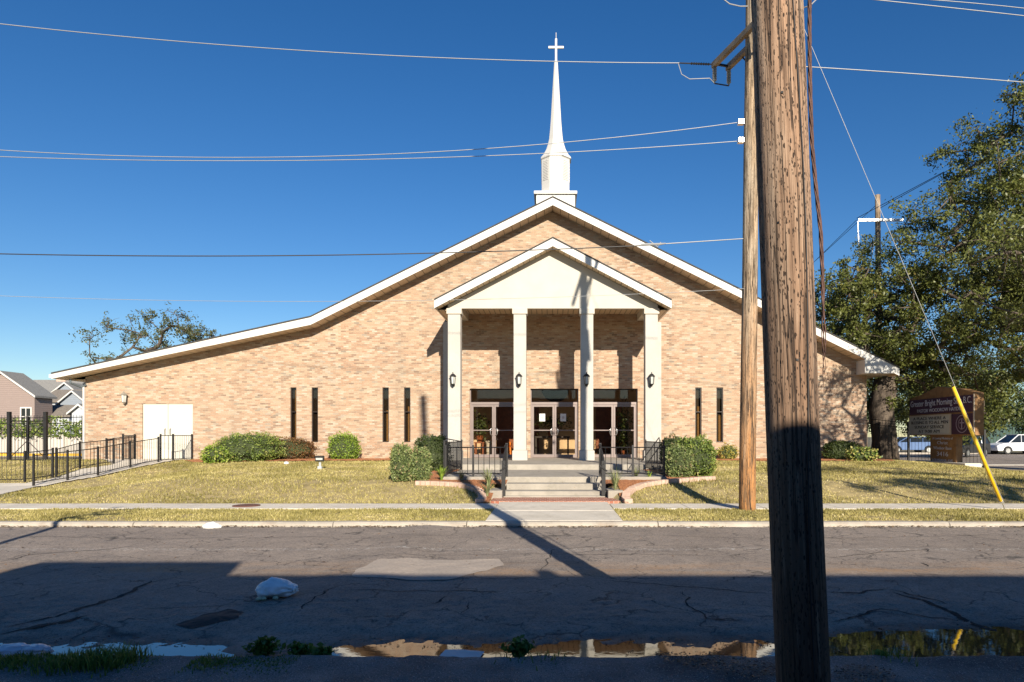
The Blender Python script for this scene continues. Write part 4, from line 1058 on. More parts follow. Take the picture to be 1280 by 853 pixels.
# far pole
FB=Vector((XX(934,13.35),13.35,.15)); FT=Vector((XX(940.5,13.35)+.05,13.35,14.2))
p2=pole('utility_pole',FB,FT,.162,.118,POLE2,'brown utility pole on the verge with crossarm, guy wire and wires',32,40)
def at2(z): return FB.lerp(FT,(z-FB.z)/(FT.z-FB.z))
arm_c=at2(9.43); ad=Vector((-.3,1.0,0)).normalized(); sd=Vector((ad.y,-ad.x,0))
for s_ in (-.17,.17):
    m=MB(); m.obox(arm_c+sd*s_,ad,1.2,.045,.06); m.build('crossarm',m_plain('arm_wood',(.33,.25,.17),.9,var=.3) if 'arm_wood' not in MATS else MATS['arm_wood'],p2,bevel=.006)
m=MB(); m.obox(arm_c+ad*1.12,sd,.2,.02,.02); m.obox(arm_c-ad*1.12,sd,.2,.02,.02); m.tube([arm_c+ad*.7+sd*.2,at2(8.7)+sd*.13],.015,6); m.build('arm_bolt',IRON,p2)
INS=m_plain('insulator',(.30,.31,.30),.35)
for e in (1.14,):
    for s_ in (-.17,.17):
        m=MB(); c=arm_c+ad*e+sd*s_; prof=[(.012,-.06)]
        for i in range(8): prof+=[(.05,-.09-i*.035),(.028,-.105-i*.035)]
        prof+=[(.012,-.40)]
        m.lathe(prof[::-1],c,10); m.build('insulator',INS,p2)
m=MB(); c=arm_c+ad*1.14
m.tube([c+sd*.17+Vector((0,0,-.40)),c-sd*.17+Vector((0,0,-.40))],.014,5); m.build('jumper',WIRED,p2)
# deadend string to the left
m=MB(); a=c-sd*.17; b=P(848,79,14.35); 
prof=[a.lerp(b,i/30) for i in range(31)]; m.tube(prof,[(.03 if (i%2 and 3<i<20) else .014) for i in range(31)],8); m.build('strain_insulator',IRON,p2)
m=MB(); q=[P(848,80,14.35),P(852,93,14.3),P(862,99,14.3),P(887,98,14.3),c-sd*.17+Vector((0,0,-.40))]; 
m.tube(q,.009,5); m.build('jumper_loop',WIREW,p2)
m=MB()
m.tube([P(903,-2,13.2),P(912,5,13.2),P(925,8,13.25),P(938,8,13.3)],.012,5); m.tube([P(1004,10,13.3),P(1013,7,13.2),P(1020,0,13.2),P(1024,-8,13.2)],.012,5); m.build('jumper_loop',WIREW,p2)
# upper crossarm and transformer (above the frame, casts the shadow on the gable)
ud=Vector((-.13,1,0)).normalized(); us=Vector((ud.y,-ud.x,0)); uc=at2(11.6)
for s_ in (-.17,.17):
    m=MB(); m.obox(uc+us*s_,ud,1.6,.045,.06); m.build('crossarm',MATS['arm_wood'],p2)
for e in (-1.45,-.8,.8,1.45):
    m=MB(); m.lathe([(.02,.06),(.06,.08),(.035,.12),(.06,.15),(.035,.19),(.06,.22),(.02,.27)],uc+ud*e+us*.17,10); m.build('insulator',INS,p2)
m=MB(); m.lathe([(.001,-.45),(.16,-.44),(.17,-.4),(.17,.3),(.12,.36),(.04,.38),(.04,.5)],at2(12.6)+Vector((.34,0,0)),16); m.build('transformer',STEEL,p2)
m=MB(); m.tube([uc+ud*.9+us*.2,at2(10.8)+us*.13],.015,6); m.tube([uc-ud*.9+us*.2,at2(10.8)+us*.13],.015,6); m.build('arm_brace',IRON,p2)
for (x_,y_) in ((931,153),(931,176)):
    m=MB(); c=P(x_-5,y_,13.2); m.box(c.x-.06,c.x+.06,c.y-.05,c.y+.05,c.z-.05,c.z+.05); m.build('wire_bracket',STEEL,p2,bevel=.01)
# guy wire
gtop=at2(11.9); anc=Vector((XX(1255,13.4),13.4,.16)); 
guy=empty('guy_wire',anc,'guy wire with bright yellow plastic guard anchored in the verge','guy wire')
m=MB(); m.tube([gtop,anc+Vector((0,0,.12))],.006,6); m.build('wire',WIREW,guy)
d=(gtop-anc); gpt=lambda py:(anc+d*((ZZ(py,13.4)-anc.z)/d.z))
m=MB(); m.tube([gpt(627),gpt(484)],.032,10); m.build('yellow_guard',YELLOW,guy,smooth=True)
m=MB(); m.tube([anc+Vector((.03,0,-.1)),anc+Vector((0,0,.05)),anc+Vector((-.04,0,.15)),anc+Vector((-.06,0,.25))],.014,6)
m.tube([anc+Vector((-.06+.035*math.cos(t),0,.17+.06*math.sin(t))) for t in [i*6.283/12 for i in range(13)]],.010,6); m.build('anchor_eye',STEEL,guy)
# span wires (parallel to the street)
lp=pole('utility_pole',(-27,13.5,.15),(-27,13.5,13.5),.16,.12,POLE2,'left neighbour pole of the line, outside the picture to the left',24,10)
rp=pole('utility_pole',(36,14.2,.15),(36,14.2,13.5),.16,.12,POLE2,'right neighbour pole of the line, outside the picture to the right',24,10)
def span(name,pix,D,x0,x1,r,mat,label,n=50,grp='overhead wires',attach=None):
    q=[(XX(a,D),ZZ(b,D)) for a,b in pix]
    co=np.polyfit([a for a,_ in q],[b for _,b in q],2 if len(q)>2 else 1)
    m=MB(); pts=[]
    for i in range(n+1):
        x=x0+(x1-x0)*i/n; pts.append(Vector((x,D,float(np.polyval(co,x)))))
    if attach is not None: pts.append(Vector(attach))
    m.tube(pts,r,5); return tag(m.build(name,mat),label,'wire',grp)
span('overhead_wire',[(0,30),(430,66.5),(850,79)],14.3,-27,XX(849,14.3),.009,WIREW,'topmost pale wire from upper left to the crossarm of the brown pole')
span('overhead_wire',[(0,188),(120,193.5),(430,195),(925,153)],13.2,-27,XX(926,13.2),.0075,WIREW,'pale wire ending at the upper bracket on the brown pole')
span('overhead_wire',[(0,196),(350,201),(925,176.5)],13.21,-27,XX(926,13.21),.0075,WIREW,'pale wire ending at the lower bracket on the brown pole')
span('overhead_wire',[(0,317.5),(450,318.5),(825,306)],13.15,-27,XX(827,13.15),.011,WIRED,'thick dark cable crossing in front of the main gable')
m=MB(); m.tube([P(800,307,13.15),P(803,306,13.15),P(824,305.5,13.15),P(832,304.5,13.15)],[.016,.024,.024,.012],6); m.tube([P(830,305,13.15),at2(ZZ(298,13.35))],.010,5); m.tube([P(826,303,13.15),P(822,309,13.15),P(812,301,13.15)],.01,5)
tag(m.build('cable_splice',WIREW),'pale end of the thick cable with its splice near the brown pole','wire','overhead wires')
span('overhead_wire',[(0,370),(400,377),(930,361)],13.17,-27,XX(930,13.17),.0045,WIREW,'lowest thin pale wire crossing the portico gable')
span('overhead_wire',[(1006,83.5),(1150,93),(1280,103)],14.3,XX(1000,14.3)-.6,36,.010,WIREW,'pale wire running right from the crossarm behind the close pole')
span('overhead_wire',[(1095,0),(1180,9),(1280,20)],15.5,XX(950,15.5),36,.010,WIREW,'lower of two pale wires at the top right corner')
span('overhead_wire',[(1165,0),(1215,4),(1280,10.5)],15.8,XX(950,15.8),36,.009,WIREW,'upper of two pale wires at the top right corner')
# far H pole by the oaks
D=36.; hp=pole('utility_pole',(XX(1100,D),D,.05),(XX(1097,D),D,ZZ(244,D)),.17,.13,POLE2,'distant pole with pale crossarm half hidden by the oak',20,12)
m=MB(); m.box(XX(1071,D),XX(1127,D),D-.2,D-.1,ZZ(278,D),ZZ(275,D)); m.build('crossarm',STEEL,hp)
m=MB(); m.tube([P(1072,277,D-.2),P(1073,300,D-.2),P(1075,330,D-.1)],.035,6); m.tube([P(1097,300,D-.25),P(1092,306,D-.25),P(1088,330,D-.2)],.03,6); m.build('cable_riser',STEEL,hp)
m=MB()
for a,b in (((1071,273),(1180,215)),((1097,262),(1200,205)),((1125,275),(1190,238)),((1071,275),(1000,345)),((1097,255),(1015,330))):
    m.tube([P(*a,D),P(*b,D-4 if b[0]>a[0] else D+6)],.018,4)
tag(m.build('distant_wires',WIRED),'thin dark wires fanning from the distant pole','wire')

# ------------------------------------------------------------------ church sign
SX=15.0; sg=empty('church_sign',(SX,26,.3),'brown church sign with purple header and reader board near the oaks','sign')
TH=.155; ya,yb=23.95,28.35
m=MB(); m.prism([(ya,1.62),(yb,1.62),(yb,3.12),(yb-.9,3.25),(26.3,3.5),(ya+.8,3.3),(ya,3.12)],SX-TH,SX+TH,'X'); cab=m.build('sign_cabinet',SIGNW,sg,bevel=.01)
xf=SX-TH
def face(name,y0,y1,z0,z1,mat,parent,p=.012): q=MB(); q.box(xf-p,xf,y0,y1,z0,z1); return q.build(name,mat,parent)
hdp=face('header_panel',ya+.08,yb-.04,2.46,3.06,PURPLE,cab); rb=face('reader_board',25.45,yb-.08,1.68,2.38,SIGNC,cab); lg=face('emblem_panel',ya+.08,25.35,1.66,2.40,PURPLE,cab)
q=MB()
for (y0,y1,z0,z1) in ((25.37,25.45,1.64,2.42),(yb-.08,yb-.03,1.64,2.42),(25.45,yb-.08,2.38,2.42),(25.45,yb-.08,1.64,1.68),(ya+.02,ya+.07,1.66,3.08)): q.box(xf-.03,xf,y0,y1,z0,z1)
q.build('board_frame',m_plain('pale_frame',(.55,.45,.33),.5),cab)
def TM(y,z,p=.016): return Matrix(((0,0,-1,xf-p),(-1,0,0,y),(0,1,0,z),(0,0,0,1)))
ym=(ya+yb)/2+.02
text('header_lettering','Greater Bright Morning Star B.C.',.34,TM(ym,2.88),SIGNT,sg,.0,width=4.1)
text('header_lettering','PASTOR WOODROW HAYDEN',.19,TM(ym,2.59),SIGNT,sg,.0,width=3.1)
for s_,z,w_ in (('A PLACE WHERE A',2.28,2.3),('BLESSING IS TO ALL MEN',2.12,2.6),('SUNDAY SERVICE',1.94,2.1),('AT 9:00 AM',1.77,1.5)): text('reader_lettering',s_,.17,TM(26.87,z),BLACKT,sg,.0,width=w_)
q=MB(); cyy,czz=24.70,2.03
def ring(r0,r1,mb,p0=.02):
    n=28
    for i in range(n):
        a=i/n*6.283; b=(i+1)/n*6.283
        mb.quad(*[(xf-p0,cyy+r*1.0*math.cos(t),czz+r*.9*math.sin(t)) for r,t in ((r0,a),(r0,b),(r1,b),(r1,a))])
ring(.33,.36,q); ring(.20,.22,q); q.obox((xf-.02,cyy,czz),(0,1,0),.02,.004,.19); q.obox((xf-.02,cyy,czz+.04),(0,1,0),.13,.004,.018); q.build('emblem',m_plain('emblem_pale',(.45,.36,.42),.5),sg)
m=MB(); m.box(SX-.12,SX+.12,25.15,26.85,.25,1.62); ped=m.build('pedestal',SIGNW,sg)
xf=SX-.12
for s_,z,h,w_ in (('A Loving Ministry of',1.50,.12,1.35),('Christ',1.33,.17,.7),('Windsor Base',1.13,.16,1.2),('3416',.90,.24,.75),('LOUISIANA AVE',.66,.14,1.35)): text('pedestal_lettering',s_,h,TM(26.0,z),SIGNT,sg,.0,width=w_)
m=MB(); m.box(SX-.3,SX+.3,24.3,27.6,.0,gz1(SX,26)+.16); m.build('sign_base',CONC,sg,bevel=.02)
# ------------------------------------------------------------------ cars
CARG=m_plain('car_glass',(.015,.018,.02),.08); TYRE=m_plain('tyre',(.015,.015,.015),.8)
def car(loc,rz,paint,label,suv=True):
    o=empty('parked_car',loc,label,'car','cars parked on the side street')
    Lh=2.25; w=.88
    def arch(cx_,r=.38,n=8): return [(cx_-r*math.cos(math.pi*i/n),.30+r*math.sin(math.pi*i/n)) for i in range(n+1)]
    prof=[(-Lh,.35),(-Lh+.03,.28)]+arch(-1.35)+arch(1.38)+[(Lh-.03,.3),(Lh,.55),(Lh-.08,.78),(Lh-.5,.90),(Lh-1.05,.98),(-Lh+.1,1.02),(-Lh,.75)]
    m=MB(); m.prism(prof,-w,w); body=m.build('body',paint,None,smooth=False,bevel=.05); body.parent=o
    rz_=1.62 if suv else 1.42
    m=MB(); b=len(m.v); lowp=[(-Lh+.12,.99),(Lh-1.0,.96)]; top=[(-Lh+.45,rz_),(Lh-1.85,rz_)]
    for y,t in ((-w*.96,0),(w*.96,0)): m.v+=[(x,y,z) for x,z in lowp]
    for y in (-w*.76,w*.76): m.v+=[(x,y,z) for x,z in top]
    for f in ((0,1,5,4),(3,2,6,7),(1,3,7,5),(2,0,4,6),(4,5,7,6)): m.face(f)
    gl=m.build('window',CARG,None,bevel=.03); gl.parent=o
    m=MB(); m.box(-Lh+.42,Lh-1.8,-w*.77,w*.77,rz_-.02,rz_+.03); 
    for s_ in (-1,1):
        m.tube([(Lh-1.0,s_*w*.96,.97),(Lh-1.85,s_*w*.77,rz_)],.035,5); m.tube([(-Lh+.12,s_*w*.96,1.0),(-Lh+.45,s_*w*.77,rz_)],.05,5)
        for xx in (.25,-.85): m.tube([(xx,s_*w*.965,.98),(xx-.08,s_*w*.775,rz_)],.03,4)
    rf=m.build('roof',paint,None); rf.parent=o
    for xx in (-1.35,1.38):
        for s_ in (-1,1):
            m=MB(); pr_=[(.32*math.cos(a),.32*math.sin(a)+.32) for a in [i*6.283/24 for i in range(24)]]; m.prism([(xx+a,b) for a,b in pr_],s_*w-.11,s_*w+.11-.1*(s_>0)-.0); wh=m.build('wheel',TYRE,None,bevel=.02); wh.parent=o
            m=MB(); pr_=[(.19*math.cos(a),.19*math.sin(a)+.32) for a in [i*6.283/16 for i in range(16)]]; m.prism([(xx+a,b) for a,b in pr_],s_*(w+.012)-.01,s_*(w+.012)+.01); rm=m.build('rim',STEEL,None); rm.parent=wh
    for s_ in (-1,1):
        m=MB(); m.box(Lh-.12,Lh+.005,s_*.68-.14,s_*.68+.14,.62,.74); q=m.build('headlight',m_plain('lamp_clear',(.7,.7,.7),.1) if 'lamp_clear' not in MATS else MATS['lamp_clear'],None); q.parent=o
        m=MB(); m.box(-Lh-.012,-Lh+.06,s_*.7-.1,s_*.7+.1,.72,.95); q=m.build('tail_light',m_plain('lamp_red',(.4,.01,.01),.2) if 'lamp_red' not in MATS else MATS['lamp_red'],None); q.parent=o
    o.rotation_euler=(0,0,rz); return o
CW=m_plain('car_white',(.75,.76,.78),.2); CB=m_plain('car_blue',(.10,.16,.30),.25); CD=m_plain('car_black',(.02,.02,.022),.2)
car((XX(1272,57),57,.06),math.pi,CW,'white hatchback parked across the side street at the right edge')
car((XX(1205,50),50,.06),R(215),CD,'black car parked behind the church sign post')
car((XX(1135,60),60,.06),R(180),CB,'blue car seen through the fence left of the sign',False)
# ------------------------------------------------------------------ houses
def house(loc,w,dp,hw,hr,wall,roof,label,axis_='Y',wins=(),chim=None,over=.4):
    """gable faces the street when axis_ is Y"""
    o=empty('house',loc,label,'house','wooden houses beyond the left fence'); x,y,z=loc
    def bld(mb,n,mt,par=None): q=mb.build(n,mt,None); q.parent=par or o; return q
    m=MB()
    if axis_=='Y': m.prism([(-w/2,0),(w/2,0),(w/2,hw),(0,hw+hr),(-w/2,hw)],0,dp)
    else: m.prism([(0,0),(dp,0),(dp,hw),(dp/2,hw+hr),(0,hw)],-w/2,w/2,'X')
    bld(m,'wall',wall)
    m=MB(); t=.16
    if axis_=='Y':
        s_=hr/(w/2)
        for sg_ in (-1,1):
            a=(0,hw+hr+.02); b=(sg_*(w/2+over),hw-over*s_+.02); pl=[a,b,(b[0],b[1]+t),(0,a[1]+t)]
            m.prism(pl if sg_<0 else pl[::-1],-over,dp+over)
    else:
        s_=hr/(dp/2)
        for sg_ in (-1,1):
            a=(dp/2,hw+hr+.02); b=(dp/2+sg_*(dp/2+over),hw-over*s_+.02); pl=[a,b,(b[0],b[1]+t),(a[0],a[1]+t)]
            m.prism(pl if sg_<0 else pl[::-1],-w/2-over,w/2+over,'X')
    rf=bld(m,'roof',roof)
    if axis_=='Y':
        m=MB(); 
        for sg_ in (-1,1):
            a=(0,hw+hr+.03); b=(sg_*(w/2+over),hw-over*hr/(w/2)+.03); pl=[(a[0],a[1]-.02),(b[0],b[1]-.02),(b[0],b[1]+.13),(a[0],a[1]+.13)]
            m.prism(pl if sg_<0 else pl[::-1],-over-.05,-over-.01)
        bld(m,'rake_trim',WHITE)
    if chim:
        m=MB(); m.box(chim[0]-.5,chim[0]+.5,chim[1]-.3,chim[1]+.3,hw,chim[2]); bld(m,'chimney',EDGE,rf)
    for (wx,wz,ww,wh) in wins:
        m=MB(); 
        for q in ((wx-ww/2-.1,wx+ww/2+.1,wz-.1,wz),(wx-ww/2-.1,wx+ww/2+.1,wz+wh,wz+wh+.1),(wx-ww/2-.1,wx-ww/2,wz,wz+wh),(wx+ww/2,wx+ww/2+.1,wz,wz+wh),(wx-.03,wx+.03,wz,wz+wh),(wx-ww/2,wx+ww/2,wz+wh*.5-.03,wz+wh*.5+.03)): m.box(q[0],q[1],-.07,-.01,q[2],q[3])
        f_=bld(m,'window',WHITE); m=MB(); m.box(wx-ww/2,wx+ww/2,-.03,-.01,wz,wz+wh); bld(m,'pane',CARG,f_)
    return o
SIDE1=m_boards('taupe_siding',(.27,.205,.18),.16,'Z',.6,.02); SIDE2=m_boards('white_siding',(.46,.48,.50),.16,'Z',.75,.02); SIDE3=m_boards('grey_siding',(.24,.27,.31),.16,'Z',.7,.02)
RG=nmat('grey_shingle',(.16,.155,.15),(.25,.24,.22),8,.95,.3); RG2=nmat('brown_shingle',(.13,.11,.09),(.22,.19,.16),8,.95,.3)
def hpx(px0,px1,yr,ye,D,dp,wall,roof,label,ax,wins=(),chim=None,over=.25):
    cx_=XX((px0+px1)/2,D); w=(px1-px0)/F*D; return house((cx_,D,.2),w-2*over,dp,ZZ(ye,D)-.2,ZZ(yr,D if ax=='Y' else D+dp/2)-ZZ(ye,D),wall,roof,label,ax,wins,chim,over)
hpx(-42,47,466.5,495,56.,2.0,SIDE1,RG,'taupe clapboard house with white window at the far left','Y',[(2.0,2.3,.75,1.35)])
hpx(15,84,477,499,72.,6,SIDE3,RG,'grey house with the long ridge and brick chimney','X',chim=(.3,3.0,7.6))
hpx(55,110,480,499,68.,2,SIDE3,RG,'grey gabled house with steep front just left of the church eave','Y')
hpx(50,98,489.5,502,64.,4,SIDE2,RG2,'white house wing with brown lean roof below the chimney house','X')
hpx(72,112,490.5,504,61.,2,SIDE3,RG,'lower grey gable half hidden by the church corner','Y')
hpx(36,90,509,520,58.,3,SIDE2,RG2,'low white shed with long grey roof behind the board fence','X')
hpx(86,115,507.5,516,55.,2,SIDE2,RG,'small white gabled house with one window touching the church corner','Y',[(-.15,1.95,.35,.5)])
# board fence with creeper
bf=empty('board_fence',(-60,46,.3),'weathered grey board fence across the parking lot','fence')
m=MB(); x=-62.
while x<-24: 
    m.box(x,x+.19,46,46.03,.3,ZZ(544,46)+random.uniform(-.03,.03)); x+=.2
m.build('board_panel',nmat('fence_board',(.42,.38,.33),(.58,.53,.46),1.5,.9,.2,stretch=(4,1,.3)),bf)
m=MB()
for i in range(14): m.box(-62+i*2.9,-61.8+i*2.9,45.9,45.99,.3,1.95)
m.build('post',MATS['fence_board'],bf)
C=[]
for i in range(5200):
    x=random.uniform(-48,-27.5); h=.3+.5*nz(x,0,.7,95); C.append((x,46+random.gauss(0,.3),1.75+random.random()**1.3*(h+.9)-.2))
V,Fq=leaves(C,.22,.6); tag(np_mesh('creeper',V,Fq,LEAF_LIME if False else LEAF_BOX,rng.uniform(0,1,len(C))),'leafy green creeper growing over the board fence','plant',kind='stuff')
# buildings beyond the oaks
house((24,84,.15),16,10,5,2.5,m_plain('pink_wall',(.50,.33,.24),.9),RG,'pinkish brick house glimpsed beyond the oaks','X',[(-5,1.5,1.2,1.8),(-2,1.5,1.2,1.8),(2,1.5,1.2,1.8),(5,1.5,1.2,1.8)])['group']='buildings beyond the side street'
m=MB(); D=62; m.box(XX(1250,D),XX(1350,D),D+3,D+9,.15,3.1); gb=empty('storage_building',(XX(1300,D),D+3,.15),'dark green corrugated storage building behind the white car','building')
m.build('wall',m_boards('green_corrugated',(.02,.06,.045),.3,'X',.4,.08),gb)
m=MB(); m.box(XX(1248,D),XX(1352,D),D+2.9,D+9.1,3.1,3.25); m.build('roof',SHING,gb)

# house behind the camera whose roofline shades the street
bh=empty('corner_store',(0,-3,0),'long flat roofed building behind the camera that shades the near half of the road','building')
m=MB(); m.box(-32,38,-11,-3.1,0,4.70); m.build('wall',m_plain('store_wall',(.13,.11,.10),.9),bh)
m=MB(); m.box(-32.1,38.1,-11.1,-3.0,4.62,4.70); m.build('parapet',WHITE,bh)
m=MB(); m.box(-3.42,-.98,-3.0,-2.2,2.6,4.70); m.build('bay',m_plain('bay_wall',(.25,.2,.16),.9),bh)
m=MB(); m.tube([(2.75,-3.02,4.6),(2.75,-3.02,4.8)],.11,10); m.build('vent_pipe',STEEL,bh)

# ------------------------------------------------------------------ small things
D=gD(400,587); fl=empty('floodlight',(XX(400,D),D,gz1(XX(400,D),D)),'small black floodlight on grey post on the left lawn','floodlight')
x,y,z=fl.location
m=MB(); m.tube([(x,y,z-.05),(x,y,z+.22)],.035,8); m.box(x-.06,x+.06,y-.05,y+.05,z,z+.1); m.build('post',m_plain('grey_pvc',(.4,.42,.43),.5),fl)
m=MB(); m.obox((x,y-.02,z+.33),(1,0,0),.13,.05,.09); m.build('lamp_head',IRON,fl,bevel=.01)
m=MB(); m.box(x-.1,x+.1,y-.078,y-.072,z+.29,z+.35); m.build('lens',LGL,fl)
D=gD(358,581); x=XX(358,D); m=MB(); m.lathe([(.06,0),(.09,.03),(.07,.09),(.02,.11)],(x,D,gz1(x,D)),8); tag(m.build('lawn_lamp',m_plain('white_pvc',(.6,.6,.6),.5)),'small pale fixture lying on the lawn left of the floodlight','fixture')
m=MB(); x=XX(308,14.05); m.lathe([(.27,0),(.27,.018),(.25,.022)],(x,14.05,.155),24); tag(m.build('meter_cover',m_plain('rust',(.12,.05,.035),.8)),'round rusty meter cover set in the sidewalk','cover')
def bag(name,c,r,label,seed,mat=BAG,squash=1.0,n=4,cat='bag'):
    bm=bmesh.new(); bmesh.ops.create_icosphere(bm,subdivisions=n,radius=1)
    for v in bm.verts:
        d=v.co.copy(); k_=1+.20*noise.noise(d*1.4+Vector((seed,0,0)))+.10*abs(noise.noise(d*3.7+Vector((seed,3,0))))+.05*noise.noise(d*9+Vector((seed,5,0)))
        k_+=.22*(1-abs(noise.noise(Vector((d.x*1.5+seed,d.y*5,d.z*5))))*3.2)*(.4+.6*abs(d.x))*.16+.02*(1-abs(noise.noise(d*6.5+Vector((seed,9,0))))*4); an=math.atan2(d.z,d.y); k_+=.075*math.sin(an*8+3*noise.noise(d*2+Vector((seed,1,0))))*(.25+.75*max(0,d.x+.4))+.05*(1-4*abs(noise.noise(d*4.5+Vector((seed,9,0)))))+.10*noise.noise(d*3+Vector((seed,2,7))); t=max(0,d.x); k2=1-.62*t*t
        v.co=Vector((d.x*r[0]*k_,d.y*r[1]*k_*k2,max(d.z*k_*k2,-.55)*r[2]))
    me=bpy.data.meshes.new(name); bm.to_mesh(me); bm.free(); me.materials.append(mat); me.polygons.foreach_set('use_smooth',[True]*len(me.polygons))
    o=bpy.data.objects.new(name,me); col.objects.link(o); o.location=(c[0],c[1],c[2]+r[2]*.55); return tag(o,label,cat)
D=6.55; bg=bag('plastic_bag',(XX(346,D),D,road_z(XX(346,D),D)+.012),(.185,.13,.10),'crumpled white plastic bag lying on the shaded road',1.3)
m=MB(); x=bg.location.x+.17; y=D; z=bg.location.z+.02
for i in range(3): m.tube([(x-.05,y-.02*i,z),(x+.005,y-.02*i+.01,z-.005),(x+.03-.01*i,y-.03*i-.01,z+.008-.014*i)],[.028,.018,.010],6)
q=m.build('bag_knot',BAG,None,smooth=True); q.parent=bg; q.location=-bg.location
m=MB()
for (dx,dy) in ((-.10,-.17),(-.06,-.16),(.04,-.13)): m.lathe([(.001,0),(.022,.004),(.03,.018),(.016,.034),(.001,.038)],(bg.location.x+dx,D+dy,road_z(0,D)),8)
tag(m.build('food_scraps',m_plain('scrap',(.45,.45,.30),.8)),'pale crumbs of food spilled below the white bag','scraps','litter')
D=11.38; bag('plastic_bag',(XX(265,D),D,.05),(.15,.06,.07),'flattened white plastic bag in the gutter at the far kerb',4.1,PAPER)
D=5.02; bag('plastic_sheet',(XX(16,D),D,0),(.15,.10,.04),'pinkish white plastic sheet half in the puddle at far left',7.7,m_plain('pinkish_plastic',(.62,.55,.58),.3))
D=5.0; bag('plastic_sheet',(XX(42,D)+.02,D+.0,0),(.11,.08,.045),'second smaller crumpled sheet in the puddle beside the first',2.2,MATS['pinkish_plastic'])
def paper(px,py,D,w,d,label,rz,z=.006,hump=.02):
    xs_=np.linspace(-w/2,w/2,12); ys_=np.linspace(-d/2,d/2,8); V=[(a,b,z+hump*max(0,1-(a/w*2)**2)*(.6+.6*noise.noise(Vector((a*12,b*12,px)))) ) for b in ys_ for a in xs_]
    Fq=[(j*12+i,j*12+i+1,(j+1)*12+i+1,(j+1)*12+i) for j in range(7) for i in range(11)]
    me=bpy.data.meshes.new('paper'); me.from_pydata(V,[],Fq); me.materials.append(PAPER); o=bpy.data.objects.new('paper_sheet',me); col.objects.link(o); o.location=(XX(px,D),D,0); o.rotation_euler=(0,0,rz)
    md=o.modifiers.new('s','SOLIDIFY'); md.thickness=.002; return tag(o,label,'paper')
paper(577,822,4.97,.30,.17,'sheet of white paper lying in the puddle before the portico reflection',-.15,.010,.012)
D=11.4; paper(860,662,D,.20,.05,'scrap of white paper in the gutter right of the entrance walk',.1,.05,.03); paper(1209,661,D,.07,.04,'tiny white scrap at the kerb near the guy wire',.3,.05,.02); paper(538,600,18.6,.16,.1,'white scrap on the lawn below the olive bushes',.3,gz1(-3,18.6)+.06,.03)
# foreground weeds
def weed(px,D,h,w,n,label,seed,mat=WEED,leaf=.05):
    rnd=random.Random(seed); x0=XX(px,D); z0=max(.0,sh_z(x0,D)); root=empty('weed_plant',(x0,D,z0),label,'weed','weeds at the puddle edge')
    sm=MB(); C=[]
    for i in range(n):
        a=rnd.uniform(0,6.283); le=rnd.uniform(0,1)**.7*w; hh=h*rnd.uniform(.5,1)*(1-.45*le/w); p0=Vector((x0+rnd.gauss(0,.015),D+rnd.gauss(0,.015),z0)); p2_=Vector((x0+math.cos(a)*le,D+math.sin(a)*le*.6,z0+hh)); p1_=p0.lerp(p2_,.5)+Vector((0,0,hh*.2))
        sm.tube([p0,p1_,p2_],[.004,.003,.0015],4)
        for k_ in range(11):
            t=.25+.75*k_/10; p=(p0.lerp(p1_,t*2) if t<.5 else p1_.lerp(p2_,t*2-1)); 
            C.append((p.x+rnd.gauss(0,.018),p.y+rnd.gauss(0,.018),p.z+rnd.gauss(0,.012)))
    s_=sm.build('stem',WEEDG,None); s_.parent=root; s_.location=-root.location
    V,Fq=leaves(np.array(C),leaf,.55,.1); o=np_mesh('foliage',V,Fq,mat,rng.uniform(0,1,len(C))); o.parent=root; o.location=-root.location; return root
weed(330,4.93,.17,.14,26,'tallest leafy weed at the left end of the weed row',1); weed(370,4.95,.12,.15,18,'leafy weed just right of the tallest one by the puddle',2); weed(405,4.9,.10,.10,14,'low leafy weed at the right end of the weed row',3)
weed(650,4.9,.20,.12,26,'lone leafy weed before the portico reflection',4); weed(1102,4.86,.06,.05,8,'tiny green weed at puddle edge right of the close pole',5)
# flowers on the lone weed
def strip(name,n,x0,x1,yc,hs,label,seed,mat=WEEDG):
    V=[];Fq=[];T=[]; rnd=random.Random(seed)
    for i in range(n):
        x=rnd.uniform(x0,x1); f=.5+.5*nz(x,0,1.6,seed); y=yc(x)+rnd.gauss(0,.10); z=max(0,sh_z(x,y) if y<5.05 else 0)
        h=hs(x)*rnd.uniform(.4,1.1); a=rnd.uniform(0,6.283); le=h*rnd.uniform(.1,.9); d=Vector((math.cos(a)*le,math.sin(a)*le,0)); b=rnd.uniform(0,3.14); sd=Vector((math.cos(b),math.sin(b),0))*.0045
        p0=Vector((x,y,z-.01)); p1_=p0+d*.3+Vector((0,0,h*.6)); p2_=p0+d+Vector((0,0,h)); k_=len(V); t=rnd.random()
        V+=[tuple(p0-sd),tuple(p0+sd),tuple(p1_+sd*.8),tuple(p1_-sd*.8),tuple(p2_)]; Fq.append((k_,k_+1,k_+2,k_+3)); T.append(t); Fq.append((k_+3,k_+2,k_+4,k_+4)); T.append(t)
    me=bpy.data.meshes.new(name); me.from_pydata(V,[],[f if f[2]!=f[3] else f[:3] for f in Fq]); me.materials.append(mat); at=me.attributes.new('tint','FLOAT','FACE'); at.data.foreach_set('value',T)
    o=bpy.data.objects.new(name,me); col.objects.link(o); return tag(o,label,'grass',kind='stuff')
strip('weed_grass',6500,-5.2,-1.75,lambda x:4.66+.05*nz(x,0,1.1,78),lambda x:(.025+.10*math.exp(-((x+3.1)/.30)**2)+.05*max(0,nz(x,0,2.3,77)))*(.35 if nz(x,0,1.7,79)<-.25 else 1),'green grass and weeds along the near puddle edge at left',5)
strip('weed_grass',70,-.4,.1,lambda x:4.8,lambda x:.07,'few grass blades around the lone weed',8); strip('weed_grass',60,2.28,2.5,lambda x:4.84,lambda x:.09,'small tuft of grass beside the close pole',9)
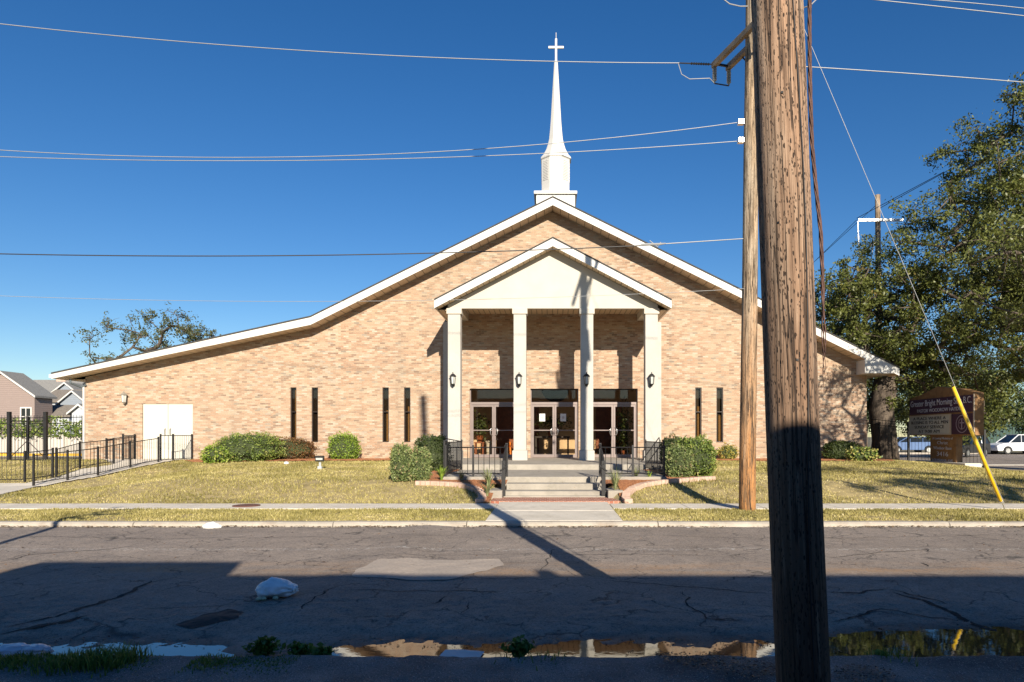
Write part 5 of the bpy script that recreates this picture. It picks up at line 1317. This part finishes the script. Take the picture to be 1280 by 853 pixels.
# lobby things
tb=empty('console_table',(-.1,YW+2.0,DZ0),'dark console table standing behind the middle glass doors','table')
def sub(mb,n,mt,o): q=mb.build(n,mt,None); q.parent=o; q.location=-o.location; return q
m=MB(); m.box(-.75,.75,YW+1.8,YW+2.2,1.52,1.58); sub(m,'table_top',DARKM,tb)
for X in (-.7,.64):
    for Y in (1.82,2.12): m=MB(); m.box(X,X+.06,YW+Y,YW+Y+.06,DZ0,1.52); sub(m,'leg',DARKM,tb)
def pot(x,y,z,h,label,seed,w=.35,n=500):
    o=empty('potted_plant',(x,y,z),label,'plant','indoor plants in the lobby'); m=MB(); m.lathe([(.10,0),(.15,.22),(.16,.26)],(x,y,z),14); sub(m,'pot',WOOD,o)
    C=rng.normal(size=(n,3))*np.array([w*.5,w*.5,h*.28])+np.array([x,y,z+.3+h*.5]); V,Fq=leaves(C,.13,.4); q=np_mesh('foliage',V,Fq,LEAF_DK,rng.uniform(.2,1,n)); q.parent=o; q.location=-o.location
pot(-.05,YW+2.0,1.58,.55,'dark spreading plant on the console table',1,.75,420); pot(-2.95,YW+1.2,1.35,.75,'leafy plant behind the left glass doors',2,.35); pot(2.95,YW+1.3,DZ0,1.7,'tall dark indoor tree behind the right glass doors',3,.4,700)
st_=empty('plant_stand',(-2.95,YW+1.2,DZ0),'small wooden stand carrying the plant behind the left doors','stand')
m=MB(); m.box(-3.15,-2.75,YW+1.0,YW+1.4,1.30,1.345); sub(m,'table_top',WOOD,st_)
for a in (-3.13,-2.82):
    m=MB(); m.box(a,a+.05,YW+1.02,YW+1.07,DZ0,1.30); m.box(a,a+.05,YW+1.33,YW+1.38,DZ0,1.30); sub(m,'leg',WOOD,st_)
m=MB(); m.lathe([(.13,0),(.12,.12),(.07,.16),(.1,.2),(.1,.5),(.14,.62),(.14,.66)],(-2.55,YW+.9,DZ0),12); tag(m.build('pedestal_stand',CREAM),'short cream pedestal behind the left glass doors','pedestal')
m=MB(); OR=m_plain('orange_cloth',(.75,.22,.03),.8); m.lathe([(.16,0),(.17,.15),(.11,.38),(.05,.42)],(-1.72,YW+.9,DZ0+.0),12); m.lathe([(.02,.42),(.1,.47),(.1,.56),(.04,.62)],(-1.72,YW+.9,DZ0),12)
tag(m.build('seasonal_figure',OR),'small orange cloth decoration on the floor behind the left doors','decoration')

# ------------------------------------------------------------------ light, sky, camera
w=bpy.data.worlds.new('World'); sc.world=w; w.use_nodes=True; nt=w.node_tree
sky=nt.nodes.new('ShaderNodeTexSky'); sky.sky_type='NISHITA'; sky.sun_disc=False
EL=math.atan(.44/math.hypot(1,.265)); 
sdv=Vector((.265,-1,.44)).normalized()     # towards the sun
sky.sun_elevation=EL; sky.sun_rotation=math.atan2(sdv.x,sdv.y)
sky.air_density=1.0; sky.dust_density=.1; sky.ozone_density=3.5; sky.altitude=0
bgn=nt.nodes['Background']; bgn.inputs['Strength'].default_value=.066
hs=nt.nodes.new('ShaderNodeHueSaturation'); hs.inputs['Saturation'].default_value=1.28; hs.inputs['Hue'].default_value=.507; nt.links.new(sky.outputs[0],hs.inputs['Color']); nt.links.new(hs.outputs[0],bgn.inputs[0])
ld=bpy.data.lights.new('sun','SUN'); ld.energy=5.0; ld.angle=R(.53); ld.color=(1,.915,.775)
lo_=bpy.data.objects.new('sun',ld); col.objects.link(lo_); lo_.rotation_euler=sdv.to_track_quat('Z','Y').to_euler(); lo_.location=(20,-40,30)
cd=bpy.data.cameras.new('camera'); cd.lens=24; cd.sensor_width=36; cd.sensor_fit='HORIZONTAL'; cd.clip_end=2000; cd.clip_start=.05
cd.shift_x=-(CX-640)/1280; cd.shift_y=(CY-426.5)/1280
cam=bpy.data.objects.new('camera',cd); col.objects.link(cam); cam.location=(0,0,H); cam.rotation_euler=(R(90),0,0); sc.camera=cam
sc.view_settings.view_transform='Standard'; sc.view_settings.look='None'; sc.view_settings.exposure=.78; sc.view_settings.gamma=1
